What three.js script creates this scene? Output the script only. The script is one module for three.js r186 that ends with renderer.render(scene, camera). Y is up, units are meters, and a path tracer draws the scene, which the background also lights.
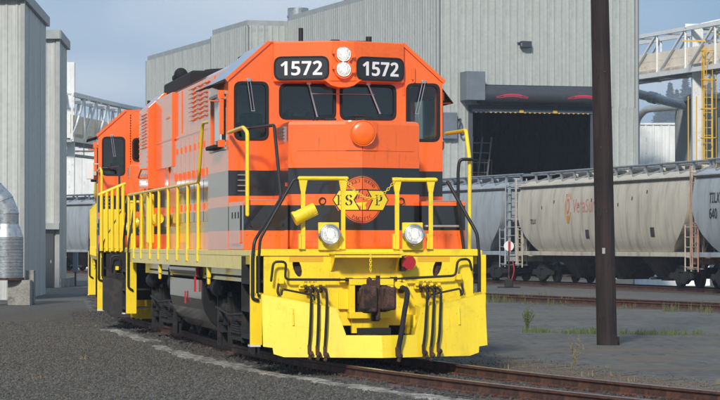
import * as THREE from 'three';
import { mergeGeometries, toCreasedNormals } from 'three/addons/utils/BufferGeometryUtils.js';
import { RoundedBoxGeometry } from 'three/addons/geometries/RoundedBoxGeometry.js';
import { FontLoader } from 'three/addons/loaders/FontLoader.js';
import { TextGeometry } from 'three/addons/geometries/TextGeometry.js';

// ---------------------------------------------------------------- camera, sky, sun, exposure
const scene = new THREE.Scene();
const EYE = 1.72, F = 2700;                                   // metres above the ground; focal length in photograph pixels
const camera = new THREE.PerspectiveCamera(2 * Math.atan(200 / F) * 180 / Math.PI, 1.8, 0.5, 3000);
camera.position.set(0, EYE, 0);
camera.lookAt(0, EYE + 45 / F * 100, -100);
const renderer = new THREE.WebGLRenderer({ antialias: true });
renderer.toneMapping = THREE.LinearToneMapping;
renderer.toneMappingExposure = 1.16;
renderer.shadowMap.enabled = true;

// seeded noise
let seed = 20231;
const rnd = () => { seed = (seed * 1664525 + 1013904223) >>> 0; return seed / 4294967296; };
const rr = (a, b) => a + (b - a) * rnd();
const PERM = new Uint8Array(512); { const p = [...Array(256).keys()]; for (let i = 255; i > 0; i--) { const j = Math.floor(rnd() * (i + 1)); [p[i], p[j]] = [p[j], p[i]]; } for (let i = 0; i < 512; i++) PERM[i] = p[i & 255]; }
function vnoise(x, y, px = 256, py = 256) {                     // value noise, 0..1, tiling every px, py cells
  const xi = Math.floor(x), yi = Math.floor(y); let fx = x - xi, fy = y - yi;
  fx = fx * fx * (3 - 2 * fx); fy = fy * fy * (3 - 2 * fy);
  const m = (a, n) => ((a % n) + n) % n, h = (a, b) => PERM[PERM[m(a, px) & 255] + (m(b, py) & 255)] / 255;
  const a = h(xi, yi), b = h(xi + 1, yi), c = h(xi, yi + 1), d = h(xi + 1, yi + 1);
  return a + (b - a) * fx + (c - a) * fy + (a - b - c + d) * fx * fy;
}
function fbm(x, y, o = 4, p = 256) { let s = 0, a = 0.5, t = 0; for (let i = 0; i < o; i++) { s += a * vnoise(x, y, p, p); t += a; a *= 0.5; x *= 2; y *= 2; p = Math.min(256, p * 2); } return s / t; }
const clamp = (v, a = 0, b = 1) => Math.min(b, Math.max(a, v)), sstep = (a, b, v) => { v = clamp((v - a) / (b - a)); return v * v * (3 - 2 * v); };
const mix = (a, b, t) => a + (b - a) * t;

{ // the sky: thin bright haze over blue, a veil of cloud
  const W = 1024, H = 512, d = new Float32Array(W * H * 4);
  for (let j = 0; j < H; j++) for (let i = 0; i < W; i++) {
    const el = ((j + 0.5) / H - 0.5) * Math.PI, az = (i + 0.5) / W * Math.PI * 2;
    const e = Math.max(el, 0), t = 1 - Math.exp(-e / 0.085);
    let r = mix(0.37, 0.125, t), g = mix(0.55, 0.285, t), b = mix(0.70, 0.50, t);
    const k = Math.sin(e) + 0.16, cx = Math.cos(az) * Math.cos(e) / k, cy = Math.sin(az) * Math.cos(e) / k;
    const c = sstep(0.43, 0.70, fbm(cx * 1.1 + 40, cy * 1.1 + 40, 5)) * 0.6 + 0.12 * sstep(0.35, 0.75, fbm(cx * 0.9 + 9, cy * 2.2 + 5, 4));
    r = mix(r, 0.84, c); g = mix(g, 0.86, c); b = mix(b, 0.89, c);
    if (el < 0) { r = 0.16; g = 0.17; b = 0.18; }
    const o = (j * W + i) * 4; d[o] = r; d[o + 1] = g; d[o + 2] = b; d[o + 3] = 1;
  }
  const tex = new THREE.DataTexture(d, W, H, THREE.RGBAFormat, THREE.FloatType);
  tex.mapping = THREE.EquirectangularReflectionMapping; tex.magFilter = tex.minFilter = THREE.LinearFilter; tex.wrapS = THREE.RepeatWrapping; tex.needsUpdate = true;
  scene.background = tex; scene.environment = tex; scene.environmentIntensity = 1; scene.backgroundIntensity = 1;
}
const sun = new THREE.DirectionalLight(new THREE.Color(1.0, 0.94, 0.85), 3.2);
sun.position.set(-30, 84, 84); sun.target.position.set(0, 0, -45);
sun.castShadow = true; sun.shadow.radius = 12; sun.shadow.mapSize.set(4096, 4096);
Object.assign(sun.shadow.camera, { left: -90, right: 90, top: 90, bottom: -90, near: 1, far: 400 });
scene.add(sun, sun.target);
scene.fog = new THREE.FogExp2(new THREE.Color(0.62, 0.70, 0.82), 0.0004);

// ---------------------------------------------------------------- textures and materials
function tex(w, h, fn, { srgb = true, rx = 1, ry = 1 } = {}) {
  const d = new Uint8Array(w * h * 4);
  for (let j = 0; j < h; j++) for (let i = 0; i < w; i++) { const c = fn(i / w, j / h, i, j), o = (j * w + i) * 4; d[o] = clamp(c[0], 0, 255); d[o + 1] = clamp(c[1], 0, 255); d[o + 2] = clamp(c[2], 0, 255); d[o + 3] = 255; }
  const t = new THREE.DataTexture(d, w, h); t.magFilter = THREE.LinearFilter; t.minFilter = THREE.LinearMipmapLinearFilter; t.generateMipmaps = true;
  t.wrapS = t.wrapT = THREE.RepeatWrapping; t.repeat.set(rx, ry); if (srgb) t.colorSpace = THREE.SRGBColorSpace; t.needsUpdate = true; return t;
}
const tint = (rgb, k) => [rgb[0] * k, rgb[1] * k, rgb[2] * k];
// mottled: a base colour with fine grain, coarse patches and optional spots of a second colour; tile = metres per repeat
function mottled(rgb, { n = 256, grain = 0.08, patch = 0.12, spot = null, spotAt = 0.68, tile = 2, fine = 64, streak = 0 } = {}) {
  return tex(n, n, (u, v) => {
    let k = 1 + patch * (fbm(u * 6, v * 6, 4, 6) - 0.5) * 2 + grain * (vnoise(u * fine, v * fine, fine, fine) - 0.5) * 2;
    if (streak) k += streak * (vnoise(u * 48, v * 3, 48, 3) - 0.5) * 2;
    let c = tint(rgb, k);
    if (spot) { const s = sstep(spotAt, spotAt + 0.14, fbm(u * 9 + 3, v * 9 + 7, 5, 9)); c = c.map((x, i) => mix(x, spot[i], s)); }
    return c;
  }, { rx: 1 / tile, ry: 1 / tile });
}
// rail car paint: soft weather stains drawn out down the side, thin dark runs
function hopTex(rgb, stain) { return tex(512, 512, (u, v) => { const k = 1 + 0.06 * (fbm(u * 5, v * 5, 4, 5) - 0.5) * 2 + 0.03 * (vnoise(u * 128, v * 128, 128, 128) - 0.5); const s = 0.55 * sstep(0.45, 0.8, fbm(u * 16 + 2, v * 4, 4, 16)) + 0.35 * sstep(0.72, 0.9, vnoise(u * 90, v * 5, 90, 5)); return rgb.map((c, i) => mix(c, stain[i], s * 0.75) * k); }, { rx: 1 / 6, ry: 1 / 6 }); }
const bumpTex = (tile, cells = 48) => tex(256, 256, (u, v) => { const k = 255 * fbm(u * cells, v * cells, 3, cells); return [k, k, k]; }, { srgb: false, rx: 1 / tile, ry: 1 / tile });
const std = (o) => new THREE.MeshStandardMaterial(o), phys = (o) => new THREE.MeshPhysicalMaterial(o);
const lin = (r, g, b) => new THREE.Color().setRGB(r, g, b);
const ORANGE = [252, 106, 12], BLACKP = [24, 25, 27], YELLOW = [250, 216, 16];
// livery: a band of paint for every height above the rail; v runs 1.4 .. 4.6 m, u repeats every 4 m
const BANDS = [[1.77, ORANGE], [2.11, BLACKP], [2.265, ORANGE], [2.625, BLACKP], [9, ORANGE]];
const liveryMap = tex(512, 1024, (u, v) => {
  const w = 1.4 + v * 3.2; const b = BANDS.find(([t]) => w < t)[1];
  let k = 1 + 0.05 * (fbm(u * 8, v * 8, 4, 8) - 0.5) * 2 + 0.03 * (vnoise(u * 128, v * 128, 128, 128) - 0.5);
  let c = tint(b, k);
  const run = 0.16 * sstep(0.78, 0.96, vnoise(u * 220, v * 14, 220, 14)); c = c.map((x, i) => mix(x, [84, 66, 56][i], run));
  const s = sstep(0.66, 0.85, fbm(u * 14 + 3, v * 9 + 1, 5, 14)) * 0.1; c = c.map((x, i) => mix(x, [120, 96, 80][i], s));
  return c;
});
const roughTex = tex(256, 256, (u, v) => { const k = 255 * (0.35 + 0.45 * fbm(u * 7, v * 7, 5, 7)); return [k, k, k]; }, { srgb: false, rx: 0.5, ry: 0.5 });
const waveTex = tex(128, 128, (u, v) => { const k = 255 * fbm(u * 5, v * 5, 2, 5); return [k, k, k]; }, { srgb: false, rx: 0.55, ry: 0.55 });
const M = {
  livery: phys({ map: liveryMap, roughness: 0.36, clearcoat: 1, clearcoatRoughness: 0.07, bumpMap: waveTex, bumpScale: 0.0006 }),
  orange: phys({ map: mottled(ORANGE, { grain: 0.03, patch: 0.05 }), roughness: 0.4, clearcoat: 0.8, clearcoatRoughness: 0.18 }),
  yellow: phys({ map: tex(512, 512, (u, v) => { const k = 1 + 0.05 * (fbm(u * 6, v * 6, 4, 6) - 0.5) * 2 + 0.03 * (vnoise(u * 250, v * 250, 250, 250) - 0.5); const grime = 0.2 * sstep(0.62, 0.8, fbm(u * 8 + 3, v * 8 + 7, 5, 8)), run = 0.12 * sstep(0.76, 0.95, vnoise(u * 120, v * 7, 120, 7)), chip = sstep(0.8, 0.84, fbm(u * 90, v * 90, 2, 90)) * sstep(0.5, 0.6, fbm(u * 10 + 5, v * 10, 3, 10)); return YELLOW.map((c, i) => mix(mix(c * k, [168, 136, 44][i], Math.min(0.5, grime + run)), [84, 62, 40][i], chip * 0.25)); }, { rx: 1 / 1.7, ry: 1 / 1.7 }), roughness: 0.55, clearcoat: 0.8, clearcoatRoughness: 0.12 }),
  blackPaint: phys({ map: mottled([24, 25, 27], { grain: 0.1, patch: 0.2 }), roughness: 0.45, clearcoat: 0.8, clearcoatRoughness: 0.1 }),
  blackPipe: std({ color: lin(0.014, 0.014, 0.015), roughness: 0.45 }),
  rubber: std({ color: lin(0.011, 0.011, 0.012), roughness: 0.85 }),
  under: std({ map: mottled([24, 23, 23], { grain: 0.25, patch: 0.4, spot: [44, 38, 33], spotAt: 0.55, tile: 1 }), roughness: 0.75 }),
  rust: std({ map: mottled([80, 54, 44], { grain: 0.25, patch: 0.35, spot: [46, 36, 32], spotAt: 0.5, tile: 0.8 }), roughness: 0.85, bumpMap: bumpTex(0.3), bumpScale: 0.003 }),
  rustRail: std({ map: mottled([92, 58, 43], { grain: 0.2, patch: 0.25, spot: [62, 42, 34], spotAt: 0.55, tile: 1 }), roughness: 0.8 }),
  railHead: std({ color: lin(0.32, 0.24, 0.19), roughness: 0.38, metalness: 0.8 }),
  cabInside: std({ color: lin(0.36, 0.42, 0.38), roughness: 0.8 }),
  seatGreen: std({ map: mottled([70, 100, 62], { grain: 0.1, patch: 0.1 }), roughness: 0.9 }),
  glass: phys({ color: lin(0.88, 0.93, 0.91), transmission: 1, thickness: 0, roughness: 0.02, ior: 1.5 }),
  roofFilm: phys({ color: lin(0.035, 0.05, 0.075), roughness: 0.3, clearcoat: 1, clearcoatRoughness: 0.08 }),
  chrome: std({ color: lin(0.6, 0.6, 0.6), roughness: 0.28, metalness: 0.9 }),
  steel: std({ color: lin(0.42, 0.42, 0.42), roughness: 0.45, metalness: 0.6 }),
  lens: phys({ map: tex(64, 64, (u, v) => { const k = 150 + 80 * vnoise(u * 9, v * 9, 9, 9); return [k, k, k * 0.97]; }, { rx: 8, ry: 8 }), roughness: 0.25, clearcoat: 1, emissive: lin(1, 0.97, 0.9), emissiveIntensity: 0.08 }),
  redLens: phys({ color: lin(0.42, 0.012, 0.02), roughness: 0.25, clearcoat: 1 }),
  red: std({ color: lin(0.5, 0.02, 0.03), roughness: 0.5 }),
  white: std({ color: lin(0.75, 0.75, 0.73), roughness: 0.5 }),
  numberWhite: std({ color: lin(0.82, 0.82, 0.80), roughness: 0.5 }),
  greyMetal: std({ map: mottled([110, 118, 126], { grain: 0.05, patch: 0.08 }), roughness: 0.5 }),
  darkGrey: std({ map: mottled([58, 62, 68], { grain: 0.06, patch: 0.1 }), roughness: 0.55 }),
  darkRoom: std({ map: mottled([96, 92, 86], { grain: 0.06, patch: 0.15, spot: [80, 70, 62], spotAt: 0.6, tile: 3 }), roughness: 0.9 }),
  clad: std({ map: mottled([172, 176, 170], { grain: 0.03, patch: 0.05, streak: 0.04, spot: [160, 162, 154], spotAt: 0.66, tile: 7, n: 512 }), roughness: 0.55 }),
  cladLeft: std({ map: mottled([184, 186, 180], { grain: 0.03, patch: 0.05, streak: 0.05, spot: [174, 175, 170], spotAt: 0.68, tile: 7, n: 512 }), roughness: 0.5 }),
  trimGrey: std({ map: mottled([158, 162, 160], { grain: 0.03, patch: 0.08 }), roughness: 0.5 }),
  galv: std({ map: mottled([172, 176, 178], { grain: 0.08, patch: 0.12, spot: [150, 153, 154], spotAt: 0.55, tile: 0.8 }), roughness: 0.4, metalness: 0.7 }),
  pipeGrey: std({ map: mottled([186, 190, 192], { grain: 0.06, patch: 0.1, spot: [160, 160, 156], spotAt: 0.6, tile: 1.5 }), roughness: 0.45, metalness: 0.2 }),
  concrete: std({ map: mottled([140, 138, 130], { grain: 0.1, patch: 0.15, spot: [100, 98, 92], spotAt: 0.6 }), roughness: 0.9 }),
  whitePaint: std({ map: mottled([226, 228, 226], { grain: 0.02, patch: 0.05, streak: 0.03, spot: [196, 194, 186], spotAt: 0.7, tile: 4 }), roughness: 0.5 }),
  cream: std({ map: mottled([240, 226, 206], { grain: 0.04, patch: 0.06, spot: [214, 196, 168], spotAt: 0.64, tile: 3 }), roughness: 0.6 }),
  safety: std({ color: lin(0.72, 0.44, 0.04), roughness: 0.55 }),
  hopBeige: std({ map: hopTex([198, 189, 170], [140, 134, 121]), roughness: 0.6 }),
  hopGrey: std({ map: hopTex([160, 166, 170], [120, 122, 122]), roughness: 0.6 }),
  hopBlue: std({ map: hopTex([164, 170, 172], [124, 127, 127]), roughness: 0.6 }),
  hopPink: std({ map: mottled([176, 138, 118], { grain: 0.08, patch: 0.15, spot: [120, 92, 78], spotAt: 0.58, tile: 2 }), roughness: 0.7 }),
  hopDark: std({ map: mottled([62, 58, 54], { grain: 0.2, patch: 0.3, spot: [84, 72, 62], spotAt: 0.58, tile: 1.5 }), roughness: 0.85 }),
  sleeper: std({ map: mottled([70, 58, 50], { grain: 0.25, patch: 0.25, streak: 0.2, tile: 1 }), roughness: 0.9 }),
  bark: std({ color: lin(0.05, 0.04, 0.03), roughness: 0.95 }),
  needle: std({ color: lin(0.03, 0.058, 0.045), roughness: 0.9 }),
  needleB: std({ color: lin(0.05, 0.075, 0.04), roughness: 0.9 }),
  grass: std({ color: lin(0.10, 0.13, 0.04), roughness: 0.9 }),
  straw: std({ color: lin(0.22, 0.17, 0.10), roughness: 0.9 }),
  stone: std({ color: lin(0.094, 0.088, 0.077), roughness: 0.95 }),
  dirtStone: std({ color: lin(0.14, 0.12, 0.095), roughness: 0.95 }),
  stoneDark: std({ color: lin(0.07, 0.068, 0.065), roughness: 0.95 }),
  limeStone: std({ map: mottled([158, 153, 142], { grain: 0.2, patch: 0.25, spot: [96, 92, 85], spotAt: 0.5, tile: 0.7 }), roughness: 0.95, bumpMap: bumpTex(0.4), bumpScale: 0.01 }),
};

// ---------------------------------------------------------------- geometry helpers
const V = (x, y, z) => new THREE.Vector3(x, y, z);
const tr = (g, x = 0, y = 0, z = 0, rx = 0, ry = 0, rz = 0) => g.applyMatrix4(new THREE.Matrix4().compose(V(x, y, z), new THREE.Quaternion().setFromEuler(new THREE.Euler(rx, ry, rz)), V(1, 1, 1)));
const box = (x, y, z, sx, sy, sz, rx = 0, ry = 0, rz = 0) => tr(new THREE.BoxGeometry(sx, sy, sz), x, y, z, rx, ry, rz);
const rbox = (x, y, z, sx, sy, sz, r = 0.02, rx = 0, ry = 0, rz = 0) => tr(new RoundedBoxGeometry(sx, sy, sz, 2, Math.min(r, sx / 2.01, sy / 2.01, sz / 2.01)), x, y, z, rx, ry, rz);
const span = (x0, x1, y0, y1, z0, z1, r = 0) => (r ? rbox : box)((x0 + x1) / 2, (y0 + y1) / 2, (z0 + z1) / 2, Math.abs(x1 - x0), Math.abs(y1 - y0), Math.abs(z1 - z0), ...(r ? [r] : []));
function cyl(a, b, r0, r1 = r0, seg = 12, open = false) {
  const d = V().subVectors(b, a), g = new THREE.CylinderGeometry(r1, r0, d.length(), seg, 1, open);
  g.applyQuaternion(new THREE.Quaternion().setFromUnitVectors(V(0, 1, 0), d.clone().normalize()));
  return g.translate((a.x + b.x) / 2, (a.y + b.y) / 2, (a.z + b.z) / 2);
}
function pipe(pts, r, { seg = 8, bend = 0.06, smooth = false } = {}) {        // a bent pipe through the points, corners rounded
  pts = pts.map((p) => (p.isVector3 ? p : V(...p)));
  let path;
  if (smooth) path = new THREE.CatmullRomCurve3(pts);
  else {
    path = new THREE.CurvePath(); let last = pts[0];
    for (let i = 1; i < pts.length - 1; i++) {
      const a = pts[i - 1], b = pts[i], c = pts[i + 1], k = Math.min(bend, a.distanceTo(b) * 0.45, c.distanceTo(b) * 0.45);
      const p = b.clone().lerp(a, k / a.distanceTo(b)), q = b.clone().lerp(c, k / c.distanceTo(b));
      path.add(new THREE.LineCurve3(last, p)); path.add(new THREE.QuadraticBezierCurve3(p, b, q)); last = q;
    }
    path.add(new THREE.LineCurve3(last, pts[pts.length - 1]));
  }
  const parts = [], curves = smooth ? [path] : path.curves;
  for (const c of curves) { const n = c.isLineCurve3 ? 1 : smooth ? Math.max(8, pts.length * 5) : 4; if (c.getLength() > 1e-4) parts.push(new THREE.TubeGeometry(c, n, r, seg, false)); }
  for (const e of [pts[0], pts[pts.length - 1]]) parts.push(new THREE.SphereGeometry(r, seg, 4).translate(e.x, e.y, e.z));
  return mergeGeometries(parts.map(plain));
}
function plain(g) { const n = g.index ? g.toNonIndexed() : g.clone(); for (const k of Object.keys(n.attributes)) if (!['position', 'normal', 'uv'].includes(k)) n.deleteAttribute(k); n.morphAttributes = {}; if (!n.attributes.normal) n.computeVertexNormals(); if (!n.attributes.uv) n.setAttribute('uv', new THREE.BufferAttribute(new Float32Array(n.attributes.position.count * 2), 2)); n.groups = []; return n; }
function uvMetres(g) {                                                        // uv in metres on the plane each face looks along
  const p = g.attributes.position, n = g.attributes.normal, uv = g.attributes.uv;
  for (let i = 0; i < p.count; i++) { const ax = Math.abs(n.getX(i)), ay = Math.abs(n.getY(i)), az = Math.abs(n.getZ(i)); if (ay > ax && ay > az) uv.setXY(i, p.getX(i), p.getZ(i)); else if (ax > az) uv.setXY(i, p.getZ(i), p.getY(i)); else uv.setXY(i, p.getX(i), p.getY(i)); }
  return g;
}
function uvLivery(g) { uvMetres(g); const p = g.attributes.position, uv = g.attributes.uv; for (let i = 0; i < p.count; i++) uv.setXY(i, (uv.getX(i) + p.getX(i) * 0.01) / 4, clamp((p.getY(i) - 1.4) / 3.2, 0.001, 0.998)); return g; }
const merge = (gs, mode) => { const g = gs.length === 1 ? plain(gs[0]) : mergeGeometries(gs.map(plain)); return mode === 'keep' ? g : mode === 'livery' ? uvLivery(g) : uvMetres(g); };
function mesh(name, gs, m, parent = scene, mode) { const o = new THREE.Mesh(merge(Array.isArray(gs) ? gs : [gs], mode ?? (m === M.livery ? 'livery' : 'metres')), m); o.name = name; o.castShadow = o.receiveShadow = true; parent.add(o); return o; }
function put(name, geo, m, parent, x = 0, y = 0, z = 0, ry = 0) { const o = new THREE.Mesh(geo, m); o.name = name; o.position.set(x, y, z); o.rotation.y = ry; o.castShadow = o.receiveShadow = true; parent.add(o); return o; }
function each(name, gs, m, parent) { for (const g of gs) mesh(name, g, m, parent); }
const taken = {};
const numbered = (n) => { const k = taken[n] = (taken[n] ?? -1) + 1; return k ? n + '_' + String(k).padStart(3, '0') : n; };
function thing(name, label, category, [x, y, z] = [0, 0, 0], ry = 0, group) { const o = new THREE.Group(); o.name = numbered(name); o.position.set(x, y, z); o.rotation.y = ry; o.userData = { label, category }; if (group) o.userData.group = group; scene.add(o); return o; }
function tag(o, label, category, group) { o.name = numbered(o.name); o.userData = { label, category }; if (group) o.userData.group = group; return o; }
function struct(o) { o.userData.kind = 'structure'; return o; }
function poly(pts, holes = []) { const s = new THREE.Shape(pts.map(([x, y]) => new THREE.Vector2(x, y))); for (const h of holes) s.holes.push(h.isPath ? h : new THREE.Path(h.map(([x, y]) => new THREE.Vector2(x, y)))); return s; }
function rrect(x0, y0, x1, y1, r, C = THREE.Path) { const p = new C(); p.moveTo(x0 + r, y0); p.lineTo(x1 - r, y0); p.quadraticCurveTo(x1, y0, x1, y0 + r); p.lineTo(x1, y1 - r); p.quadraticCurveTo(x1, y1, x1 - r, y1); p.lineTo(x0 + r, y1); p.quadraticCurveTo(x0, y1, x0, y1 - r); p.lineTo(x0, y0 + r); p.quadraticCurveTo(x0, y0, x0 + r, y0); p.isPath = true; return p; }
const ext = (shape, depth, bevel = 0) => new THREE.ExtrudeGeometry(shape, { depth: depth - 2 * bevel, bevelEnabled: bevel > 0, bevelSize: bevel, bevelThickness: bevel, bevelOffset: -bevel, bevelSegments: 2, curveSegments: 6 }).translate(0, 0, bevel);
function quad(a, b, c, d, t = 0) { const g = new THREE.BufferGeometry(); const P = [a, b, c, a, c, d].flatMap((p) => (p.isVector3 ? [p.x, p.y, p.z] : p)); g.setAttribute('position', new THREE.Float32BufferAttribute(P, 3)); g.computeVertexNormals(); return g; }
function slab(a, b, c, d, t) {                                                 // a plate with four corners and a thickness behind its face
  [a, b, c, d] = [a, b, c, d].map((p) => (p.isVector3 ? p : V(...p)));
  const n = V().subVectors(b, a).cross(V().subVectors(d, a)).normalize().multiplyScalar(-t), k = [a, b, c, d].map((p) => p.clone().add(n));
  return mergeGeometries([quad(a, b, c, d), quad(k[3], k[2], k[1], k[0]), ...[[a, b, k[1], k[0]], [b, c, k[2], k[1]], [c, d, k[3], k[2]], [d, a, k[0], k[3]]].map((q) => quad(q[3], q[2], q[1], q[0]))].map(plain));
}
function canvasTex(w, h, draw) { const c = document.createElement('canvas'); c.width = w; c.height = h; draw(c.getContext('2d'), w, h); const t = new THREE.CanvasTexture(c); t.colorSpace = THREE.SRGBColorSpace; t.magFilter = THREE.LinearFilter; return t; }
const font = await new FontLoader().loadAsync('fonts/droid/droid_sans_bold.typeface.json');
function textGeo(s, size, depth = 0.008) { const g = new TextGeometry(s, { font, size, depth, curveSegments: 4 }); g.computeBoundingBox(); const b = g.boundingBox; g.translate(-(b.min.x + b.max.x) / 2, -(b.min.y + b.max.y) / 2, 0); return g; }
const RAIL = 0.15, HEAD = 10.6 * Math.PI / 180;                          // height of the railheads; heading of the near locomotive
// ---------------------------------------------------------------- ground and tracks
{ // one sheet to the horizon: worn asphalt, cracked and patched
  const W = 1024, H = 1024, S = 26;                                            // the map repeats every 26 m
  const map = tex(W, H, (u, v) => {
    const a = fbm(u * 10, v * 10, 5, 10), b = vnoise(u * 256, v * 256, 256, 256), c = fbm(u * 40 + 5, v * 40, 3, 40);
    let k = 0.86 + 0.3 * a + 0.34 * (b - 0.5) + 0.12 * (c - 0.5); let col = [91 * k, 88 * k, 82 * k];
    const crack = Math.abs(fbm(u * 22 + 3, v * 22 + 8, 4, 22) - 0.5); if (crack < 0.006) col = tint(col, 0.62);
    const dirt = sstep(0.6, 0.74, fbm(u * 12 + 7, v * 20 + 2, 5, 20)); return col.map((x, i) => mix(x, [106, 94, 77][i], dirt * 0.75));
  });
  const m = std({ map, roughness: 0.93, bumpMap: bumpTex(1.2, 96), bumpScale: 0.006 });
  const g = new THREE.PlaneGeometry(3000, 3000, 1, 1); g.rotateX(-Math.PI / 2); g.translate(0, 0, -900); const p = g.attributes.position, uv = g.attributes.uv; for (let i = 0; i < p.count; i++) uv.setXY(i, p.getX(i) / S, p.getZ(i) / S);
  m.bumpMap.repeat.set(S / 1.2, S / 1.2);
  const o = new THREE.Mesh(g, m); o.name = 'ground'; o.receiveShadow = true; scene.add(o); struct(o);
}
// centre line of the near track: heading eases from the far tangent into the curve at the camera end
const nearPath = [];
{
  const head = (s) => (s > 0 ? Math.min(13 + 0.95 * s, 40) : s > -9.4 ? 13 + 0.5 * s : s > -17 ? 11.4 : Math.max(6.5, 11.4 + 1.2 * (s + 17))) * Math.PI / 180;
  const c0 = V(0.12 - Math.sin(HEAD) * 4, 0, -36 - Math.cos(HEAD) * 4), fw = [], bw = []; let p = c0.clone();
  for (let s = 0; s < 26; s += 0.5) { fw.push(p.clone()); const h = head(s + 0.25); p = p.clone().add(V(Math.sin(h) * 0.5, 0, Math.cos(h) * 0.5)); }
  p = c0.clone(); for (let s = 0; s > -60; s -= 0.5) { if (s < 0) bw.push(p.clone()); const h = head(s - 0.25); p = p.clone().add(V(-Math.sin(h) * 0.5, 0, -Math.cos(h) * 0.5)); }
  nearPath.push(...bw.reverse(), ...fw);
}
const sample = (pts, step) => { const c = new THREE.CatmullRomCurve3(pts), n = Math.round(c.getLength() / step); return c.getSpacedPoints(n); };
const sideOf = (path, i) => { const a = path[Math.max(0, i - 1)], b = path[Math.min(path.length - 1, i + 1)], d = V().subVectors(b, a).normalize(); return V(d.z, 0, -d.x); };   // unit vector to the right of travel
function sweep(path, off, prof) {                                              // prof: closed outline of [across, up]
  const P = [], n = prof.length;
  const ring = path.map((p, i) => { const r = sideOf(path, i); return prof.map(([a, y]) => V(p.x + r.x * (off + a), y, p.z + r.z * (off + a))); });
  for (let i = 0; i + 1 < ring.length; i++) for (let k = 0; k < n; k++) { const l = (k + 1) % n, a = ring[i][k], b = ring[i][l], c = ring[i + 1][l], d = ring[i + 1][k]; for (const q of [a, b, c, a, c, d]) P.push(q.x, q.y, q.z); }
  const g = new THREE.BufferGeometry(); g.setAttribute('position', new THREE.Float32BufferAttribute(P, 3)); g.computeVertexNormals(); return g;
}
const railProf = [[-0.07, 0], [0.07, 0], [0.07, 0.012], [0.012, 0.03], [0.012, 0.108], [0.034, 0.118], [0.035, 0.146], [-0.035, 0.146], [-0.034, 0.118], [-0.012, 0.108], [-0.012, 0.03], [-0.07, 0.012]];
const headProf = [[-0.03, 0.1462], [0.03, 0.1462], [0.024, RAIL], [-0.024, RAIL]];
const sleeperGeo = uvMetres(plain(new RoundedBoxGeometry(2.5, 0.1, 0.23, 1, 0.012)));
function track(name, path, { sleepers = 0.6, from = 0, to = 1e9, anchors = false, head = M.rustRail } = {}) {
  const T = new THREE.Group(); T.name = name; scene.add(T); struct(T);
  for (const s of [-1, 1]) {
    const r = mesh('rail', sweep(path, s * 0.752, railProf), M.rustRail, T); mesh('rail_head', sweep(path, s * 0.752, headProf), head, r);
    if (anchors) { const a = []; let acc = 0; path.forEach((p, i) => { if (!i) return; acc += p.distanceTo(path[i - 1]); if (acc > 0.48 && p.z > -48) { acc = 0; const d = sideOf(path, i), ry = Math.atan2(-d.z, d.x); for (const q of [-1, 1]) for (const w of [-0.09, 0.09]) a.push(rbox(0, 0, 0, 0.06, 0.03, 0.07, 0.008).applyMatrix4(new THREE.Matrix4().makeRotationY(ry)).translate(p.x + d.x * (s * 0.752 + q * 0.075) - d.z * w, 0.024, p.z + d.z * (s * 0.752 + q * 0.075) + d.x * w)); } }); const am = mesh('rail_clips', a, M.rustRail, T); am.userData.kind = 'stuff'; }
  }
  let acc = 0; path.forEach((p, i) => { if (!i) return; acc += p.distanceTo(path[i - 1]); if (acc >= sleepers && -p.z > from && -p.z < to) { acc = 0; const d = sideOf(path, i); put('sleeper', sleeperGeo, M.sleeper, T, p.x, -0.045, p.z, Math.atan2(-d.z, d.x)); } });
  return T;
}
track('near_track', nearPath.flatMap((p, i) => (i + 1 < nearPath.length ? [p, p.clone().lerp(nearPath[i + 1], 0.5)] : [p])), { anchors: true, to: 60, head: M.railHead });
// the siding with the hopper cars runs past the mill; another siding lies in front of it
const hopPath = sample([V(28.5, 0, -36), V(20.5, 0, -67.3), V(15.6, 0, -86.8), V(10.7, 0, -106.4), V(4.5, 0, -125.2), V(-3.0, 0, -143), V(-12, 0, -158), V(-22, 0, -172), V(-36, 0, -188)], 0.6);
track('hopper_siding', hopPath, { from: 60, to: 135 });
const midPath = sample([V(24, 0, -42), V(16, 0, -57), V(9.6, 0, -72), V(3.9, 0, -87), V(-0.6, 0, -100), V(-5, 0, -115), V(-9, 0, -130)], 0.6);
track('middle_siding', midPath, { from: 60, to: 110 });
// gravel: left of the near track, ballast in it, brown dirt beside it
function groundSheet(name, pts, y, m, S) { const g = new THREE.ShapeGeometry(poly(pts.map(([x, z]) => [x, -z]))); g.rotateX(-Math.PI / 2); g.translate(0, y, 0); const p = g.attributes.position, uv = g.attributes.uv; for (let i = 0; i < p.count; i++) uv.setXY(i, p.getX(i) / S, p.getZ(i) / S); const o = new THREE.Mesh(g, m); o.name = name; o.receiveShadow = true; scene.add(o); return struct(o); }
function pebbleTex(base, spread) { return tex(512, 512, (u, v) => { const cell = 72; let best = 9, val = 0; const x = u * cell, y = v * cell, xi = Math.floor(x), yi = Math.floor(y); for (let a = -1; a <= 1; a++) for (let b = -1; b <= 1; b++) { const cx = (xi + a + cell) % cell, cy = (yi + b + cell) % cell, h1 = PERM[PERM[cx] + cy] / 255, h2 = PERM[PERM[cx + 57] + cy] / 255, d = (xi + a + h1 - x) ** 2 + (yi + b + h2 - y) ** 2; if (d < best) { best = d; val = PERM[PERM[cx + 91] + cy] / 255; } } const k = 0.55 + spread * val * (1 - 0.4 * Math.min(1, best * 1.6)) + 0.25 * (fbm(u * 6, v * 6, 4, 6) - 0.5); return tint(base, k); }); }
const gravelMat = std({ map: pebbleTex([89, 84, 76], 0.75), roughness: 0.96, bumpMap: bumpTex(1, 64), bumpScale: 0.02 });
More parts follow.
